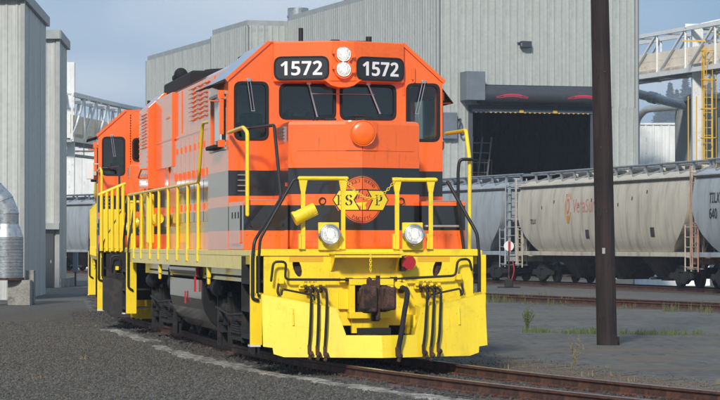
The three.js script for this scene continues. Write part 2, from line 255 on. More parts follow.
const leftEdge = [], rightEdge = []; nearPath.forEach((p, i) => { const r = sideOf(nearPath, i); leftEdge.push([p.x - r.x * 1.45, p.z - r.z * 1.45]); rightEdge.push([p.x + r.x * 1.5, p.z + r.z * 1.5]); });
groundSheet('gravel_yard', [...leftEdge.filter((q) => q[1] > -84), [leftEdge.at(-1)[0], -12], [-30, -12], [-30, -66], [-12, -74], [-9.4, -84]], 0.004, gravelMat, 1.6);
const ballastMat = std({ map: pebbleTex([92, 78, 68], 0.8), roughness: 0.97, bumpMap: gravelMat.bumpMap, bumpScale: 0.02 });
const inner = (k) => nearPath.map((p, i) => { const r = sideOf(nearPath, i); const w = k + 0.12 * Math.sin(i * 1.7) + 0.1 * Math.sin(i * 0.61); return [p.x + r.x * w, p.z + r.z * w]; });
groundSheet('track_ballast', [...inner(-1.2).filter((q) => q[1] > -95), ...inner(1.75).filter((q) => q[1] > -95).reverse()], 0.008, ballastMat, 1.6);
const dirtMat = std({ map: pebbleTex([126, 108, 86], 0.55), roughness: 0.97, bumpMap: gravelMat.bumpMap, bumpScale: 0.012 });
{ const ragged = nearPath.map((p, i) => { const r = sideOf(nearPath, i), w = 2.3 + 1.1 * fbm(i * 0.31 + 4, 2.5, 3) + 0.35 * Math.sin(i * 2.3) ; return [p.x + r.x * w, p.z + r.z * w]; }).filter((q) => q[1] > -60);
  groundSheet('dirt_verge', [...inner(1.6).filter((q) => q[1] > -60), ...ragged.reverse()], 0.004, dirtMat, 1.9); }
for (const [path, z0, z1] of [[hopPath, -150, -55], [midPath, -125, -45]]) { const L = [], R2 = []; path.forEach((p, i) => { if (p.z < z0 || p.z > z1) return; const r = sideOf(path, i), w = 1.7 + 0.25 * Math.sin(i * 1.3); L.push([p.x - r.x * w, p.z - r.z * w]); R2.push([p.x + r.x * w, p.z + r.z * w]); }); groundSheet(path === hopPath ? 'siding_ballast' : 'siding_dirt', [...L, ...R2.reverse()], path === hopPath ? 0.008 : 0.005, ballastMat, 1.6); }
{ // pale broken strip of concrete along the outer side of the curve
  let k = 0, acc = 0; const g = new THREE.Group(); g.name = 'concrete_strip'; scene.add(g); struct(g);
  nearPath.forEach((p, i) => { if (!i || p.z < -55 || p.z > -24) return; acc += p.distanceTo(nearPath[i - 1]); if (acc < 0.9) return; acc = 0; k++; if (vnoise(k * 0.7, 3.3) < 0.3) return; const r = sideOf(nearPath, i), d = V(-r.z, 0, r.x), w = rr(0.22, 0.46), l = rr(1.0, 1.3), c = p.clone().addScaledVector(r, -1.56 - rr(0, 0.12)), pts = [];
    for (let a = 0; a < 22; a++) { const t = a / 22 * Math.PI * 2, sx = Math.sign(Math.cos(t)) * Math.abs(Math.cos(t)) ** 0.4, sy = Math.sign(Math.sin(t)) * Math.abs(Math.sin(t)) ** 0.4, j = rr(0.55, 1.1); const q = c.clone().addScaledVector(r, sx * w / 2 * j).addScaledVector(d, sy * l / 2 * rr(0.86, 1.04)); pts.push([q.x, -q.z]); }
    const e = ext(poly(pts), 0.03, 0.006); e.rotateX(-Math.PI / 2); e.translate(0, -0.004 + 0.006 * (k % 2), 0); mesh('concrete_slab', e, M.limeStone, g); });
}
{ // loose stones, thick where the camera is close
  const g = new THREE.IcosahedronGeometry(1, 0), p = g.attributes.position; for (let i = 0; i < p.count; i++) { const k = 0.75 + 0.5 * vnoise(p.getX(i) * 3 + 9, p.getY(i) * 3 + p.getZ(i) * 5 + 9); p.setXYZ(i, p.getX(i) * k, p.getY(i) * k * 0.7, p.getZ(i) * k); } g.computeVertexNormals();
  const scatter = (name, n, place, m, r0, r1, label) => { const I = new THREE.InstancedMesh(g, m, n), q = new THREE.Object3D(), c = new THREE.Color(); for (let i = 0; i < n; i++) { const [x, z, y = 0.006] = place(); const r = mix(r0, r1, rnd() ** 3); q.position.set(x, y + r * 0.2, z); q.rotation.set(rr(0, 6), rr(0, 6), rr(0, 6)); q.scale.setScalar(r); q.updateMatrix(); I.setMatrixAt(i, q.matrix); const k = rr(0.45, 1.35), t = rr(-0.06, 0.08); c.setRGB(k * (1 + t), k, k * (1 - t)); I.setColorAt(i, c); } I.name = name; I.castShadow = I.receiveShadow = true; I.userData = { kind: 'stuff', label, category: 'gravel' }; scene.add(I); };
  const lx = (z) => { let b = leftEdge[0]; for (const q of leftEdge) if (Math.abs(q[1] - z) < Math.abs(b[1] - z)) b = q; return b[0]; };
  scatter('loose_gravel', 130000, () => { const d = 26 + 34 * rnd() ** 1.6, x1 = lx(-d), x0 = Math.max(-d * 0.137, -12); return [mix(x0, x1 + 0.15, rnd()), -d]; }, M.stone, 0.005, 0.021, 'loose grey gravel spread left of the track');
  const alongNear = (a, b) => () => { const i = 60 + Math.floor(rnd() * (nearPath.length - 62)), r = sideOf(nearPath, i), w = rr(a, b), t = rr(-0.5, 0.5); return [nearPath[i].x + r.x * w - r.z * t, nearPath[i].z + r.z * w + r.x * t, 0.01]; };
  scatter('track_stones', 16000, alongNear(-1.5, 1.7), M.stoneDark, 0.008, 0.035, 'dark ballast stones between the near rails');
  scatter('strip_stones', 5000, alongNear(-1.95, -1.3), M.stone, 0.006, 0.022, 'loose grey stones spilled over the pale concrete strip');
  scatter('verge_stones', 6000, alongNear(1.6, 3.4), M.dirtStone, 0.004, 0.014, 'small stones on the dirt beside the near track');
}
// ---------------------------------------------------------------- weeds
function bladeClump(n, h, spread, lean = 0.35) { const P = []; for (let i = 0; i < n; i++) { const a = rr(0, 6.28), r = spread * Math.sqrt(rnd()), x = Math.cos(a) * r, z = Math.sin(a) * r, hh = h * rr(0.4, 1), w = rr(0.006, 0.014), l = lean * hh * rr(0.2, 1), b = rr(0, 6.28), cx = Math.cos(b), sz = Math.sin(b); P.push(x - sz * w, 0, z + cx * w, x + sz * w, 0, z - cx * w, x + cx * l * 0.4, hh * 0.6, z + sz * l * 0.4, x + sz * w, 0, z - cx * w, x + cx * l * 0.4 + sz * w * 1.3, hh * 0.6, z + sz * l * 0.4 - cx * w * 1.3, x + cx * l * 0.4, hh * 0.6, z + sz * l * 0.4, x + cx * l * 0.4, hh * 0.6, z + sz * l * 0.4, x + cx * l * 0.4 + sz * w * 1.3, hh * 0.6, z + sz * l * 0.4 - cx * w * 1.3, x + cx * l, hh, z + sz * l); } const g = new THREE.BufferGeometry(); g.setAttribute('position', new THREE.Float32BufferAttribute(P, 3)); g.computeVertexNormals(); return g; }
function grassStuff(name, label, spots, m, h) { const gs = spots.map(([x, z, n, s, k = 1]) => bladeClump(n, h * k, s).translate(x, 0, z)); const o = mesh(name, gs, m); o.userData = { kind: 'stuff', label, category: 'grass' }; }
{
  const strip = []; for (let k = 0; k < 70; k++) { const t = k / 70, px = 515 + 205 * t, d = 53.5 - 2 * t + rr(-0.5, 0.5); const den = sstep(0.38, 0.62, vnoise(k * 0.33, 7.7)); if (den > 0.05) strip.push([(px - 360) / F * d, -d, 4 + Math.floor(36 * den * rnd()), 0.26, 0.35 + den * rnd() * 0.9]); }
  grassStuff('crack_grass', 'thin line of green grass along a crack in the asphalt', strip, M.grass, 0.13);
  const rl = []; midPath.forEach((p, i) => { if (p.z > -60 || p.z < -95) return; for (let k = 0; k < 2; k++) if (rnd() < 0.75) rl.push([p.x + rr(-2.6, 2.2), p.z + rr(-1.2, 1.2), 10 + Math.floor(rnd() * 22), 0.25, rr(0.3, 1.3)]); });
  grassStuff('siding_grass', 'green weeds growing along the empty rusty siding', rl, M.grass, 0.28);
  const dr = []; for (let k = 0; k < 26; k++) { const i = 118 + Math.floor(rnd() * (nearPath.length - 122)), r = sideOf(nearPath, i), w = rr(1.5, 3.6); dr.push([nearPath[i].x + r.x * w, nearPath[i].z + r.z * w, 4 + Math.floor(rnd() * 6), 0.14, rr(0.2, 0.8)]); }
  grassStuff('dry_grass', 'sparse dry straw coloured grass on the verge beside the near rail', dr, M.straw, 0.2);
  const lf = []; for (let k = 0; k < 22; k++) { const d = rr(33, 62); lf.push([rr(-d * 0.12, -4.2 + (44 - d) * 0.02), -d, 5 + Math.floor(rnd() * 8), 0.06, rr(0.3, 1)]); }
  grassStuff('gravel_grass', 'few small tufts of grass in the grey gravel', lf, M.straw, 0.09);
  const weed = (label, x, z, h, n, m) => { const t = thing('tall_weed', label, 'weed', [x, 0, z], 0, 'weeds by the near track'); for (let k = 0; k < n; k++) { const a = k / n * 6.28 + rr(-0.4, 0.4), l = h * rr(0.1, 0.35), hh = h * rr(0.6, 1), top = V(Math.cos(a) * l, hh, Math.sin(a) * l); mesh('stalk', pipe([V(Math.cos(a) * 0.02, 0, Math.sin(a) * 0.02), V(Math.cos(a) * l * 0.4, hh * 0.6, Math.sin(a) * l * 0.4), top], 0.004, { seg: 4, smooth: true }), m, t); const lf2 = []; for (let j = 0; j < 10; j++) { const q = j / 10, pt = V(Math.cos(a) * l * q, hh * (0.25 + 0.75 * q), Math.sin(a) * l * q), e = new THREE.PlaneGeometry(0.014, 0.06 + 0.03 * rnd()); e.rotateZ(rr(-1.2, 1.2)); e.rotateY(rr(0, 6)); lf2.push(e.translate(pt.x, pt.y, pt.z)); } mesh('leaves', lf2, m, t); } };
  weed('tall dry weed standing left of the pole near the rail', 3.06, -38.4, 0.45, 5, M.straw);
  weed('dark bushy weed growing from the crack left of the pole', 3.35, -54.2, 0.5, 14, M.grass);
}
// ---------------------------------------------------------------- covered hopper cars: x across (the near side is -x), y above the rail, z along
const hopProf = [[1.30, 1.32], [1.44, 1.55], [1.53, 1.95], [1.575, 2.4], [1.585, 2.85], [1.57, 3.3], [1.51, 3.7], [1.41, 4.0]];
const hopX = (y) => { for (let i = 0; i + 1 < hopProf.length; i++) if (y <= hopProf[i + 1][1]) { const t = (y - hopProf[i][1]) / (hopProf[i + 1][1] - hopProf[i][1]); return mix(hopProf[i][0], hopProf[i + 1][0], t); } return hopProf.at(-1)[0]; };
const HL = 9.2, hopLen = (y) => (y > 2.7 ? HL : y > 2.1 ? HL - 0.55 * (2.7 - y) ** 1.2 * 1.9 : HL - 0.57 - (2.1 - y) * 1.7);
function hopperBody() {
  const P = [], NZ = 40, quadP = (a, b, c, d) => { for (const q of [a, b, c, a, c, d]) P.push(...q); };
  const full = [...hopProf];
  for (const s of [-1, 1]) for (let i = 0; i + 1 < full.length; i++) { const [x0, y0] = full[i], [x1, y1] = full[i + 1], l0 = hopLen(y0), l1 = hopLen(y1); for (let k = 0; k < NZ; k++) { const a = k / NZ * 2 - 1, b = (k + 1) / NZ * 2 - 1; quadP([s * x0, y0, a * l0], [s * x0, y0, b * l0], [s * x1, y1, b * l1], [s * x1, y1, a * l1]); } }
  for (const e of [-1, 1]) for (let i = 0; i + 1 < full.length; i++) { const [x0, y0] = full[i], [x1, y1] = full[i + 1]; quadP([-x0, y0, e * hopLen(y0)], [x0, y0, e * hopLen(y0)], [x1, y1, e * hopLen(y1)], [-x1, y1, e * hopLen(y1)]); }
  const g = new THREE.BufferGeometry(); g.setAttribute('position', new THREE.Float32BufferAttribute(P, 3)); g.computeVertexNormals(); return toCreasedNormals(g, 0.7);
}
const HB = hopperBody();
function curved(y0, y1, z0, z1, off, n = 8) {                                  // a strip that lies on the near side of the body, uv 0..1
  const g = new THREE.PlaneGeometry(1, 1, Math.max(1, Math.round(Math.abs(z1 - z0) / 1.5)), n), p = g.attributes.position; for (let i = 0; i < p.count; i++) { const y = mix(y0, y1, p.getY(i) + 0.5); p.setXYZ(i, -hopX(y) - off, y, mix(z0, z1, p.getX(i) + 0.5)); } g.computeVertexNormals(); return g;
}
function ladder(x0, x1, z, y0, y1, step = 0.36, along = 'x') { const g = []; const P = (a, y) => (along === 'x' ? V(a, y, z) : V(z, y, a)); for (const a of [x0, x1]) g.push(cyl(P(a, y0), P(a, y1), 0.028, 0.028, 6)); for (let y = y0 + 0.15; y < y1; y += step) g.push(cyl(P(x0, y), P(x1, y), 0.018, 0.018, 6)); return g; }
const supGeo = {}; for (const s of [-1, 1]) supGeo[s] = merge([box(s * 0.7, 4.45, 0, 0.09, 0.36, 0.08), box(s * 0.98, 4.3, 0, 0.56, 0.06, 0.09, 0, 0, s * -0.3)]);
function makeHopper(label, at, mat, endMat) {
  const R = thing('hopper_car', label, 'rail car', at.p, at.ry, 'covered hopper cars on the siding');
  mesh('body', HB, mat, R);
  mesh('roof', [ext(poly([[-1.45, 3.98], [1.45, 3.98], [1.42, 4.08], [1.0, 4.27], [0, 4.38], [-1.0, 4.27], [-1.42, 4.08]]), 18.8, 0.01).translate(0, 0, -9.4)], mat, R);
  for (const s of [-1, 1]) mesh('roof_angle', span(s * 1.43, s * 1.5, 3.96, 4.03, -9.3, 9.3), M.hopDark, R);
  const seam = []; for (let k = 0; k < 11; k++) { const z = -8.0 + k * 1.6; for (let i = 0; i + 1 < hopProf.length; i++) { const [x0, y0] = hopProf[i], [x1, y1] = hopProf[i + 1]; if (Math.abs(z) + 0.05 > hopLen(y0)) continue; for (const s of [-1, 1]) seam.push(slab([s * (x0 + 0.008), y0, z - 0.02], [s * (x0 + 0.008), y0, z + 0.02], [s * (x1 + 0.008), y1, z + 0.02], [s * (x1 + 0.008), y1, z - 0.02], s > 0 ? 0.006 : -0.006)); } }
  mesh('side_seams', seam, mat, R);
  for (const s of [-1, 1]) mesh('side_sill', [span(s * 1.3, s * 1.46, 1.14, 1.31, -9.4, 9.4, 0.01)], mat, R);
  const rw = mesh('running_board', [span(-0.75, -0.3, 4.6, 4.64, -9.7, 9.7), span(0.3, 0.75, 4.6, 4.64, -9.7, 9.7), cyl(V(-0.78, 4.63, -9.7), V(-0.78, 4.63, 9.7), 0.03, 0.03, 6)], M.galv, R);
  for (let k = 0; k < 13; k++) for (const s of [-1, 1]) put('board_support', supGeo[s], M.galv, rw, 0, 0, -9.3 + k * 1.55);
  for (let k = 0; k < 8; k++) mesh('roof_hatch', rbox(0, 4.45, -6.6 + k * 1.88, 0.5, 0.14, 1.5, 0.04), mat, R);
  for (const z of [-4.6, 0, 4.6]) { const t = [[-1.3, 2.0], [1.3, 2.0], [0.45, 0.62], [-0.45, 0.62]]; const g = new THREE.CylinderGeometry(1, 0.42, 1.3, 4, 1); g.rotateY(Math.PI / 4); g.scale(1.75, 1, z ? 2.3 : 2.6); mesh('discharge_bay', [g.translate(0, 0.95, z), box(0, 0.3, z, 1.1, 0.14, 0.7), cyl(V(-1.0, 0.32, z - 0.3), V(1.0, 0.32, z - 0.3), 0.05, 0.05, 8)], M.hopDark, R); }
  mesh('centre_sill', span(-0.3, 0.3, 0.85, 1.2, -9.7, 9.7), M.hopDark, R);
  for (const e of [-1, 1]) {
    const E = new THREE.Group(); E.name = 'end_frame'; E.position.z = e * 1.08; R.add(E);
    mesh('end_post', [box(-1.3, 2.65, e * 8.3, 0.1, 3.0, 0.12), box(1.3, 2.65, e * 8.3, 0.1, 3.0, 0.12), box(-0.5, 2.0, e * 8.2, 0.12, 1.7, 0.12), box(0.5, 2.0, e * 8.2, 0.12, 1.7, 0.12), box(0, 2.7, e * 8.25, 2.7, 0.1, 0.1), slab([-1.38, 2.6, e * 8.05], [-1.38, 2.6, e * 8.36], [-1.3, 4.1, e * 8.36], [-1.3, 4.1, e * 8.05], 0.02), box(0, 3.4, e * 8.12, 2.5, 1.25, 0.08)], endMat, E);
    mesh('end_platform', [span(-1.45, 1.45, 1.1, 1.2, e * 7.9, e * 8.6), box(0, 1.0, e * 8.5, 2.9, 0.25, 0.1)], endMat, E);
    mesh('ladder', [...ladder(-1.52, -1.06, e * 8.44, 0.75, 4.4), ...ladder(e * 7.75, e * 8.3, -1.5, 0.62, 2.3, 0.36, 'z')], endMat, E);
    mesh('slope_strut', [cyl(V(-1.2, 1.3, e * 7.9), V(-1.0, 2.5, e * 6.9), 0.05), cyl(V(1.2, 1.3, e * 7.9), V(1.0, 2.5, e * 6.9), 0.05), cyl(V(-0.9, 1.5, e * 7.7), V(0.9, 1.5, e * 7.7), 0.16, 0.16, 12), box(0, 1.75, e * 8.3, 0.4, 0.5, 0.3)], M.hopDark, E);
    mesh('corner_step', [cyl(V(-1.5, 0.7, e * 8.3), V(-1.5, 1.2, e * 8.3), 0.025), box(-1.35, 0.72, e * 8.25, 0.5, 0.04, 0.2)], M.steel, E); if (e > 0) mesh('brake_wheel', cyl(V(-0.5, 2.2, e * 8.5), V(-0.5, 2.2, e * 8.42), 0.28, 0.28, 16), M.steel, E);
    makeCoupler(E, e * 8.85, 0, 0, e);
    const T = new THREE.Group(); T.name = 'truck'; R.add(T); const z = e * 7.5;
    for (const dz of [-0.88, 0.88]) { for (const s of [-1, 1]) mesh('wheel', wheelGeo(0.42, s * 0.75, z + dz), M.under, T); mesh('axle', cyl(V(-1.05, 0.42, z + dz), V(1.05, 0.42, z + dz), 0.08), M.under, T); }
    for (const s of [-1, 1]) { const g = ext(poly([[-1.15, 0.5], [-0.7, 0.55], [-0.35, 0.72], [0.35, 0.72], [0.7, 0.55], [1.15, 0.5], [1.15, 0.34], [0.75, 0.34], [0.35, 0.14], [-0.35, 0.14], [-0.75, 0.34], [-1.15, 0.34]], [[[-0.22, 0.24], [-0.22, 0.6], [0.22, 0.6], [0.22, 0.24]]]), 0.16, 0.02); g.rotateY(Math.PI / 2); mesh('side_frame', [g.translate(s > 0 ? 0.95 : -1.11, 0, z), ...[-0.12, 0, 0.12].map((d) => cyl(V(s * 1.03, 0.26, z + d), V(s * 1.03, 0.58, z + d), 0.05, 0.05, 8)), rbox(s * 1.05, 0.43, z + 0.88, 0.2, 0.24, 0.24, 0.04), rbox(s * 1.05, 0.43, z - 0.88, 0.2, 0.24, 0.24, 0.04)], M.under, T); }
    mesh('bolster', box(0, 0.6, z, 2.0, 0.3, 0.4), M.under, T);
  }
  return R;
}
const onSiding = (s) => { let acc = 0; for (let i = 1; i < hopPath.length; i++) { acc += hopPath[i].distanceTo(hopPath[i - 1]); if (acc >= s) { const d = V().subVectors(hopPath[i - 1], hopPath[i]).normalize(); return { p: [hopPath[i].x, RAIL, hopPath[i].z], ry: Math.atan2(d.x, d.z) }; } } };
let arcB = 0; { let acc = 0, best = 1e9; for (let i = 1; i < hopPath.length; i++) { acc += hopPath[i].distanceTo(hopPath[i - 1]); const e = Math.hypot(hopPath[i].x - 10.7, hopPath[i].z + 106.4); if (e < best) { best = e; arcB = acc; } } }
const PITCH = 20.1;
const carB = makeHopper('dirty beige hopper car with orange lettering behind the wooden pole', onSiding(arcB), M.hopBeige, M.hopBeige);
makeHopper('grey hopper car between the locomotive and the beige hopper car', onSiding(arcB + PITCH), M.hopGrey, M.hopGrey);
const carC = makeHopper('blue grey hopper car cut off by the right edge with a pinkish end', onSiding(arcB - PITCH), M.hopBlue, M.hopPink);
makeHopper('grey hopper car in the gap left of the second locomotive, right of its ladder', onSiding(arcB + PITCH * 3), M.hopGrey, M.hopGrey);
makeHopper('farthest grey hopper car, cut off by the left grey metal building', onSiding(arcB + PITCH * 4), M.hopGrey, M.hopGrey);
{ // lettering on the cars
  const put2 = (car, w, h, z0, z1, y0, y1, draw) => { const t = canvasTex(w, h, draw); mesh('lettering', curved(y0, y1, z0, z1, 0.012), new THREE.MeshStandardMaterial({ map: t, transparent: true, roughness: 0.6, alphaTest: 0.3 }), car, 'keep'); };
  put2(carB, 768, 192, -3.6, 2.4, 2.35, 3.85, (c) => { c.clearRect(0, 0, 768, 192); c.strokeStyle = '#cf9a5c'; c.lineWidth = 15; c.beginPath(); c.ellipse(70, 96, 40, 66, 0, 0.4, 5.6); c.stroke(); c.strokeStyle = '#c8705a'; c.lineWidth = 12; c.beginPath(); c.ellipse(68, 92, 18, 34, 0, 0, 7); c.stroke(); c.fillStyle = '#c8883c'; c.beginPath(); c.ellipse(72, 160, 22, 22, 0, 0, 7); c.fill(); c.fillStyle = '#c98a78'; c.font = '92px sans-serif'; c.textBaseline = 'middle'; c.save(); c.scale(0.95, 1); c.fillText('VeraSun', 150, 92); c.restore(); });
  const marks = (car, z, l1, l2, big) => put2(car, 256, 128, z, z + (big ? 2.0 : 1.4), big ? 2.4 : 2.1, big ? 3.5 : 2.7, (c) => { c.clearRect(0, 0, 256, 128); c.fillStyle = '#2c2c2c'; c.font = 'bold 58px sans-serif'; c.fillText(l1, 8, 54); c.fillText(l2, 8, 118); });
  marks(carB, -7.6, 'TILX', '', false); marks(carC, -7.6, 'TILX', '640', true);
  for (const [z, y] of [[5.6, 1.85], [-1.2, 1.8]]) put2(carB, 64, 64, z, z + 0.45, y, y + 0.4, (c) => { c.fillStyle = '#3a3834'; c.fillRect(4, 4, 56, 56); });
  const dots = []; for (let k = 0; k < 9; k++) { const z = -6.2 + k * 1.43, y = 3.05 + (k % 3) * 0.22; dots.push(curved(y, y + 0.13, z, z + 0.1, 0.01, 1)); } for (const q of dots) mesh('patch_mark', q, M.hopDark, carB, 'keep');
}
// ---------------------------------------------------------------- metal clad buildings
const panelCache = {};
function panelGeo(w, h, pitch, depth) {
  const key = [w.toFixed(2), h.toFixed(2), pitch, depth].join(); if (panelCache[key]) return panelCache[key];
  const pts = [[0, 0]]; for (let x = pitch / 2; x < w - 0.05; x += pitch) { pts.push([x - pitch * 0.16, 0], [x - pitch * 0.08, depth], [x + pitch * 0.08, depth], [x + pitch * 0.16, 0]); const m = x + pitch / 2; if (m < w - 0.02) pts.push([m - 0.02, 0], [m, depth * 0.25], [m + 0.02, 0]); } pts.push([w, 0]);
  const P = []; for (let i = 0; i + 1 < pts.length; i++) { const [x0, z0] = pts[i], [x1, z1] = pts[i + 1]; P.push(x0, 0, z0, x1, 0, z1, x1, h, z1, x0, 0, z0, x1, h, z1, x0, h, z0); }
  const g = new THREE.BufferGeometry(); g.setAttribute('position', new THREE.Float32BufferAttribute(P, 3)); g.computeVertexNormals(); const q = plain(g), p = q.attributes.position, uv = q.attributes.uv; for (let i = 0; i < p.count; i++) uv.setXY(i, p.getX(i), p.getY(i)); return panelCache[key] = q;
}
// a clad wall from a to b (left to right seen from outside): panels side by side and a core 0.2 m thick behind them
function cladWall(root, a, b, y0, y1, m, { pw = 1.2, pitch = 0.4, depth = 0.032, core = true } = {}) {
  const d = V().subVectors(b, a), L = d.length(); d.normalize(); const ry = Math.atan2(-d.z, d.x), n = V(Math.sin(ry), 0, Math.cos(ry));
  if (core) { const c = box(0, (y1 + y0) / 2, -0.13, L, y1 - y0, 0.2); c.rotateY(ry); const mid = a.clone().lerp(b, 0.5); mesh('wall', c.translate(mid.x, 0, mid.z), m, root); }
  const k = Math.max(1, Math.round(L / pw)), w = L / k;
  for (let i = 0; i < k; i++) { const p = a.clone().addScaledVector(d, i * w).addScaledVector(n, 0.004 * (i % 2)); put('wall_panel', panelGeo(w, y1 - y0, pitch, depth), m, root, p.x, y0, p.z, ry); }
  return { d, n, ry, L };
}
const G2 = (x, z) => V(x, 0, -z);
function beamBox(a, b, w, h) { const d = V().subVectors(b, a), g = new THREE.BoxGeometry(w, h, d.length()); g.lookAt(d); const c = a.clone().lerp(b, 0.5); return g.translate(c.x, c.y, c.z); }
{ // the mill: a tall shed whose open roller door faces the yard; the side wall steps back along the siding
  const B = thing('mill_building', 'tall pale grey ribbed metal mill with open roller door behind the locomotive', 'building');
  const r = V(0.951, 0, -0.31), bk = V(-0.31, 0, -0.951), P0 = G2(3.85, 133), at = (q, y = 0, o = 0) => P0.clone().addScaledVector(r, q).addScaledVector(bk, -o).setY(y);
  const W = 10.66, H1 = 14.8, DQ = [1.67, 8.2], DH = 8.65;
  cladWall(B, at(0), at(DQ[0]), 0, DH, M.clad); cladWall(B, at(DQ[1]), at(W), 0, DH, M.clad); cladWall(B, at(0), at(W), DH, H1, M.clad);
  const P1 = P0.clone().addScaledVector(bk, 25.8), P2 = P1.clone().addScaledVector(r, -2.53), P3 = P2.clone().addScaledVector(bk, 7.9), P4 = P3.clone().addScaledVector(bk, 16.8);
  cladWall(B, P1, P0, 0, H1, M.clad, { pw: 2.4 }); cladWall(B, P2, P1, 0, 14.5, M.clad); cladWall(B, P3, P2, 0, 14.5, M.clad, { pw: 2.0 }); cladWall(B, P4, P3, 0, 14.03, M.clad, { pw: 2.4 });
  const E1 = at(W), E2 = at(W).addScaledVector(bk, 51), E3 = P4.clone(); cladWall(B, E1, E2, 0, H1, M.clad, { pw: 6 }); cladWall(B, E2, E3, 0, 14, M.clad, { pw: 6 });
  mesh('room_back', [beamBox(at(0, 6.4, -24), at(W, 6.4, -24), 0.2, 12.8)], M.darkRoom, B);
  mesh('room_ceiling', slab(at(0.1, 12.9, -0.3), at(W - 0.1, 12.9, -0.3), at(W - 0.1, 12.9, -24), at(0.1, 12.9, -24), 0.1), M.darkRoom, B);
  for (const q of [0.28, W - 0.28]) mesh('room_side', beamBox(at(q, 6.4, -0.3), at(q, 6.4, -24), 0.1, 12.8), M.darkRoom, B);
  mesh('room_floor', slab(at(0, 0.02, 0), at(W, 0.02, 0), at(W, 0.02, -24), at(0, 0.02, -24), 0.02), M.darkRoom, B);
  for (let k = 0; k < 6; k++) mesh('room_column', beamBox(at(1.2 + k * 1.6, 0, -18), at(1.2 + k * 1.6, 12.8, -18), 0.25, 0.25), M.darkGrey, B);
  // roofs and their edge trims
  const roof = (a, b, c, d, y) => mesh('roof', slab(a.clone().setY(y), b.clone().setY(y), c.clone().setY(y + 1.2), d.clone().setY(y + 1.2), 0.25), M.trimGrey, B);
  const N1 = at(W / 2), N2 = N1.clone().addScaledVector(bk, 25.8); mesh('roof', [slab(P1.clone().setY(H1), P0.clone().setY(H1), N1.clone().setY(H1 + 1.1), N2.clone().setY(H1 + 1.1), 0.2), slab(N2.clone().setY(H1 + 1.1), N1.clone().setY(H1 + 1.1), E1.clone().setY(H1), E1.clone().addScaledVector(bk, 25.8).setY(H1), 0.2)], M.trimGrey, B);
  mesh('roof', slab(P4.clone().setY(14.0), P2.clone().setY(14.3), P2.clone().addScaledVector(r, 12).setY(14.6), P4.clone().addScaledVector(r, 12).setY(14.4), 0.2), M.trimGrey, B);
  const trim = (a, b, y, o = 0.14) => { const d = V().subVectors(b, a).normalize(), n = V(-d.z, 0, d.x).multiplyScalar(o); mesh('roof_trim', beamBox(a.clone().add(n).setY(y), b.clone().add(n).setY(y), 0.22, 0.5), M.trimGrey, B); };
  trim(P1, P0, H1 + 0.05, -0.12); trim(P2, P1, 14.55, -0.12); trim(P3, P2, 14.55, -0.12); trim(P4, P3, 14.08, -0.12);
  for (const [p, h] of [[P0, H1], [P1, 14.8], [P2, 14.4], [P3, 14.4], [P4, 14.0], [E1, H1]]) mesh('corner_trim', cyl(p.clone().setY(0), p.clone().setY(h), 0.11, 0.11, 4), M.trimGrey, B);
  mesh('downpipe', [cyl(P1.clone().addScaledVector(r, 0.1).addScaledVector(bk, -0.25).setY(0), P1.clone().addScaledVector(r, 0.1).addScaledVector(bk, -0.25).setY(14.6), 0.07)], M.darkGrey, B);
  const V1 = G2(-3.7, 161); mesh('roof_vent', [cyl(V1.clone().setY(13.9), V1.clone().setY(15.85), 0.62, 0.62, 24), cyl(V1.clone().setY(15.3), V1.clone().setY(15.4), 0.67, 0.67, 24)], M.galv, B);
  const V2 = N1.clone().addScaledVector(bk, 16); mesh('roof_vent', rbox(V2.x - 4.6, 15.9, V2.z, 0.5, 1.2, 0.5, 0.03), M.darkGrey, B);
  // roller door
  const door = new THREE.Group(); door.name = 'roller_door'; B.add(door);
  mesh('drum_cover', [cyl(at(1.95, 9.14, 0.5), at(8.5, 9.14, 0.5), 0.46, 0.46, 24), beamBox(at(1.95, 9.5, 0.24), at(8.5, 9.5, 0.24), 0.5, 0.3)], M.darkGrey, door);
  mesh('motor_box', (() => { const g = rbox(0, 0, 0, 0.98, 1.42, 0.95, 0.02); g.rotateY(Math.atan2(0.31, 0.951)); const c = at(1.62, 9.55, 0.53); return g.translate(c.x, c.y, c.z); })(), M.greyMetal, door);
  for (let k = 0; k < 2; k++) mesh('curtain_slat', beamBox(at(DQ[0] + 0.05, 8.6 - k * 0.11, 0.12), at(DQ[1] - 0.05, 8.6 - k * 0.11, 0.12), 0.05, 0.1), M.darkGrey, door);
  mesh('bottom_bar', beamBox(at(DQ[0] + 0.05, 8.37, 0.14), at(DQ[1] - 0.05, 8.37, 0.14), 0.1, 0.14), M.greyMetal, door);
  for (let k = 0; k < 24; k++) if (![9, 16].includes(k)) mesh('warning_stripe', beamBox(at(DQ[0] + 0.2 + k * 0.26, 8.29, 0.2), at(DQ[0] + 0.3 + k * 0.26, 8.29, 0.2), 0.02, 0.04), M.safety, door);
  for (const q of [4.2, 6.0]) mesh('bar_clip', beamBox(at(q, 8.36, 0.22), at(q + 0.22, 8.36, 0.22), 0.08, 0.14), M.safety, door);
  for (const q of DQ) mesh('guide_rail', beamBox(at(q, 0, 0.08), at(q, 8.65, 0.08), 0.22, 0.16), M.darkGrey, door);
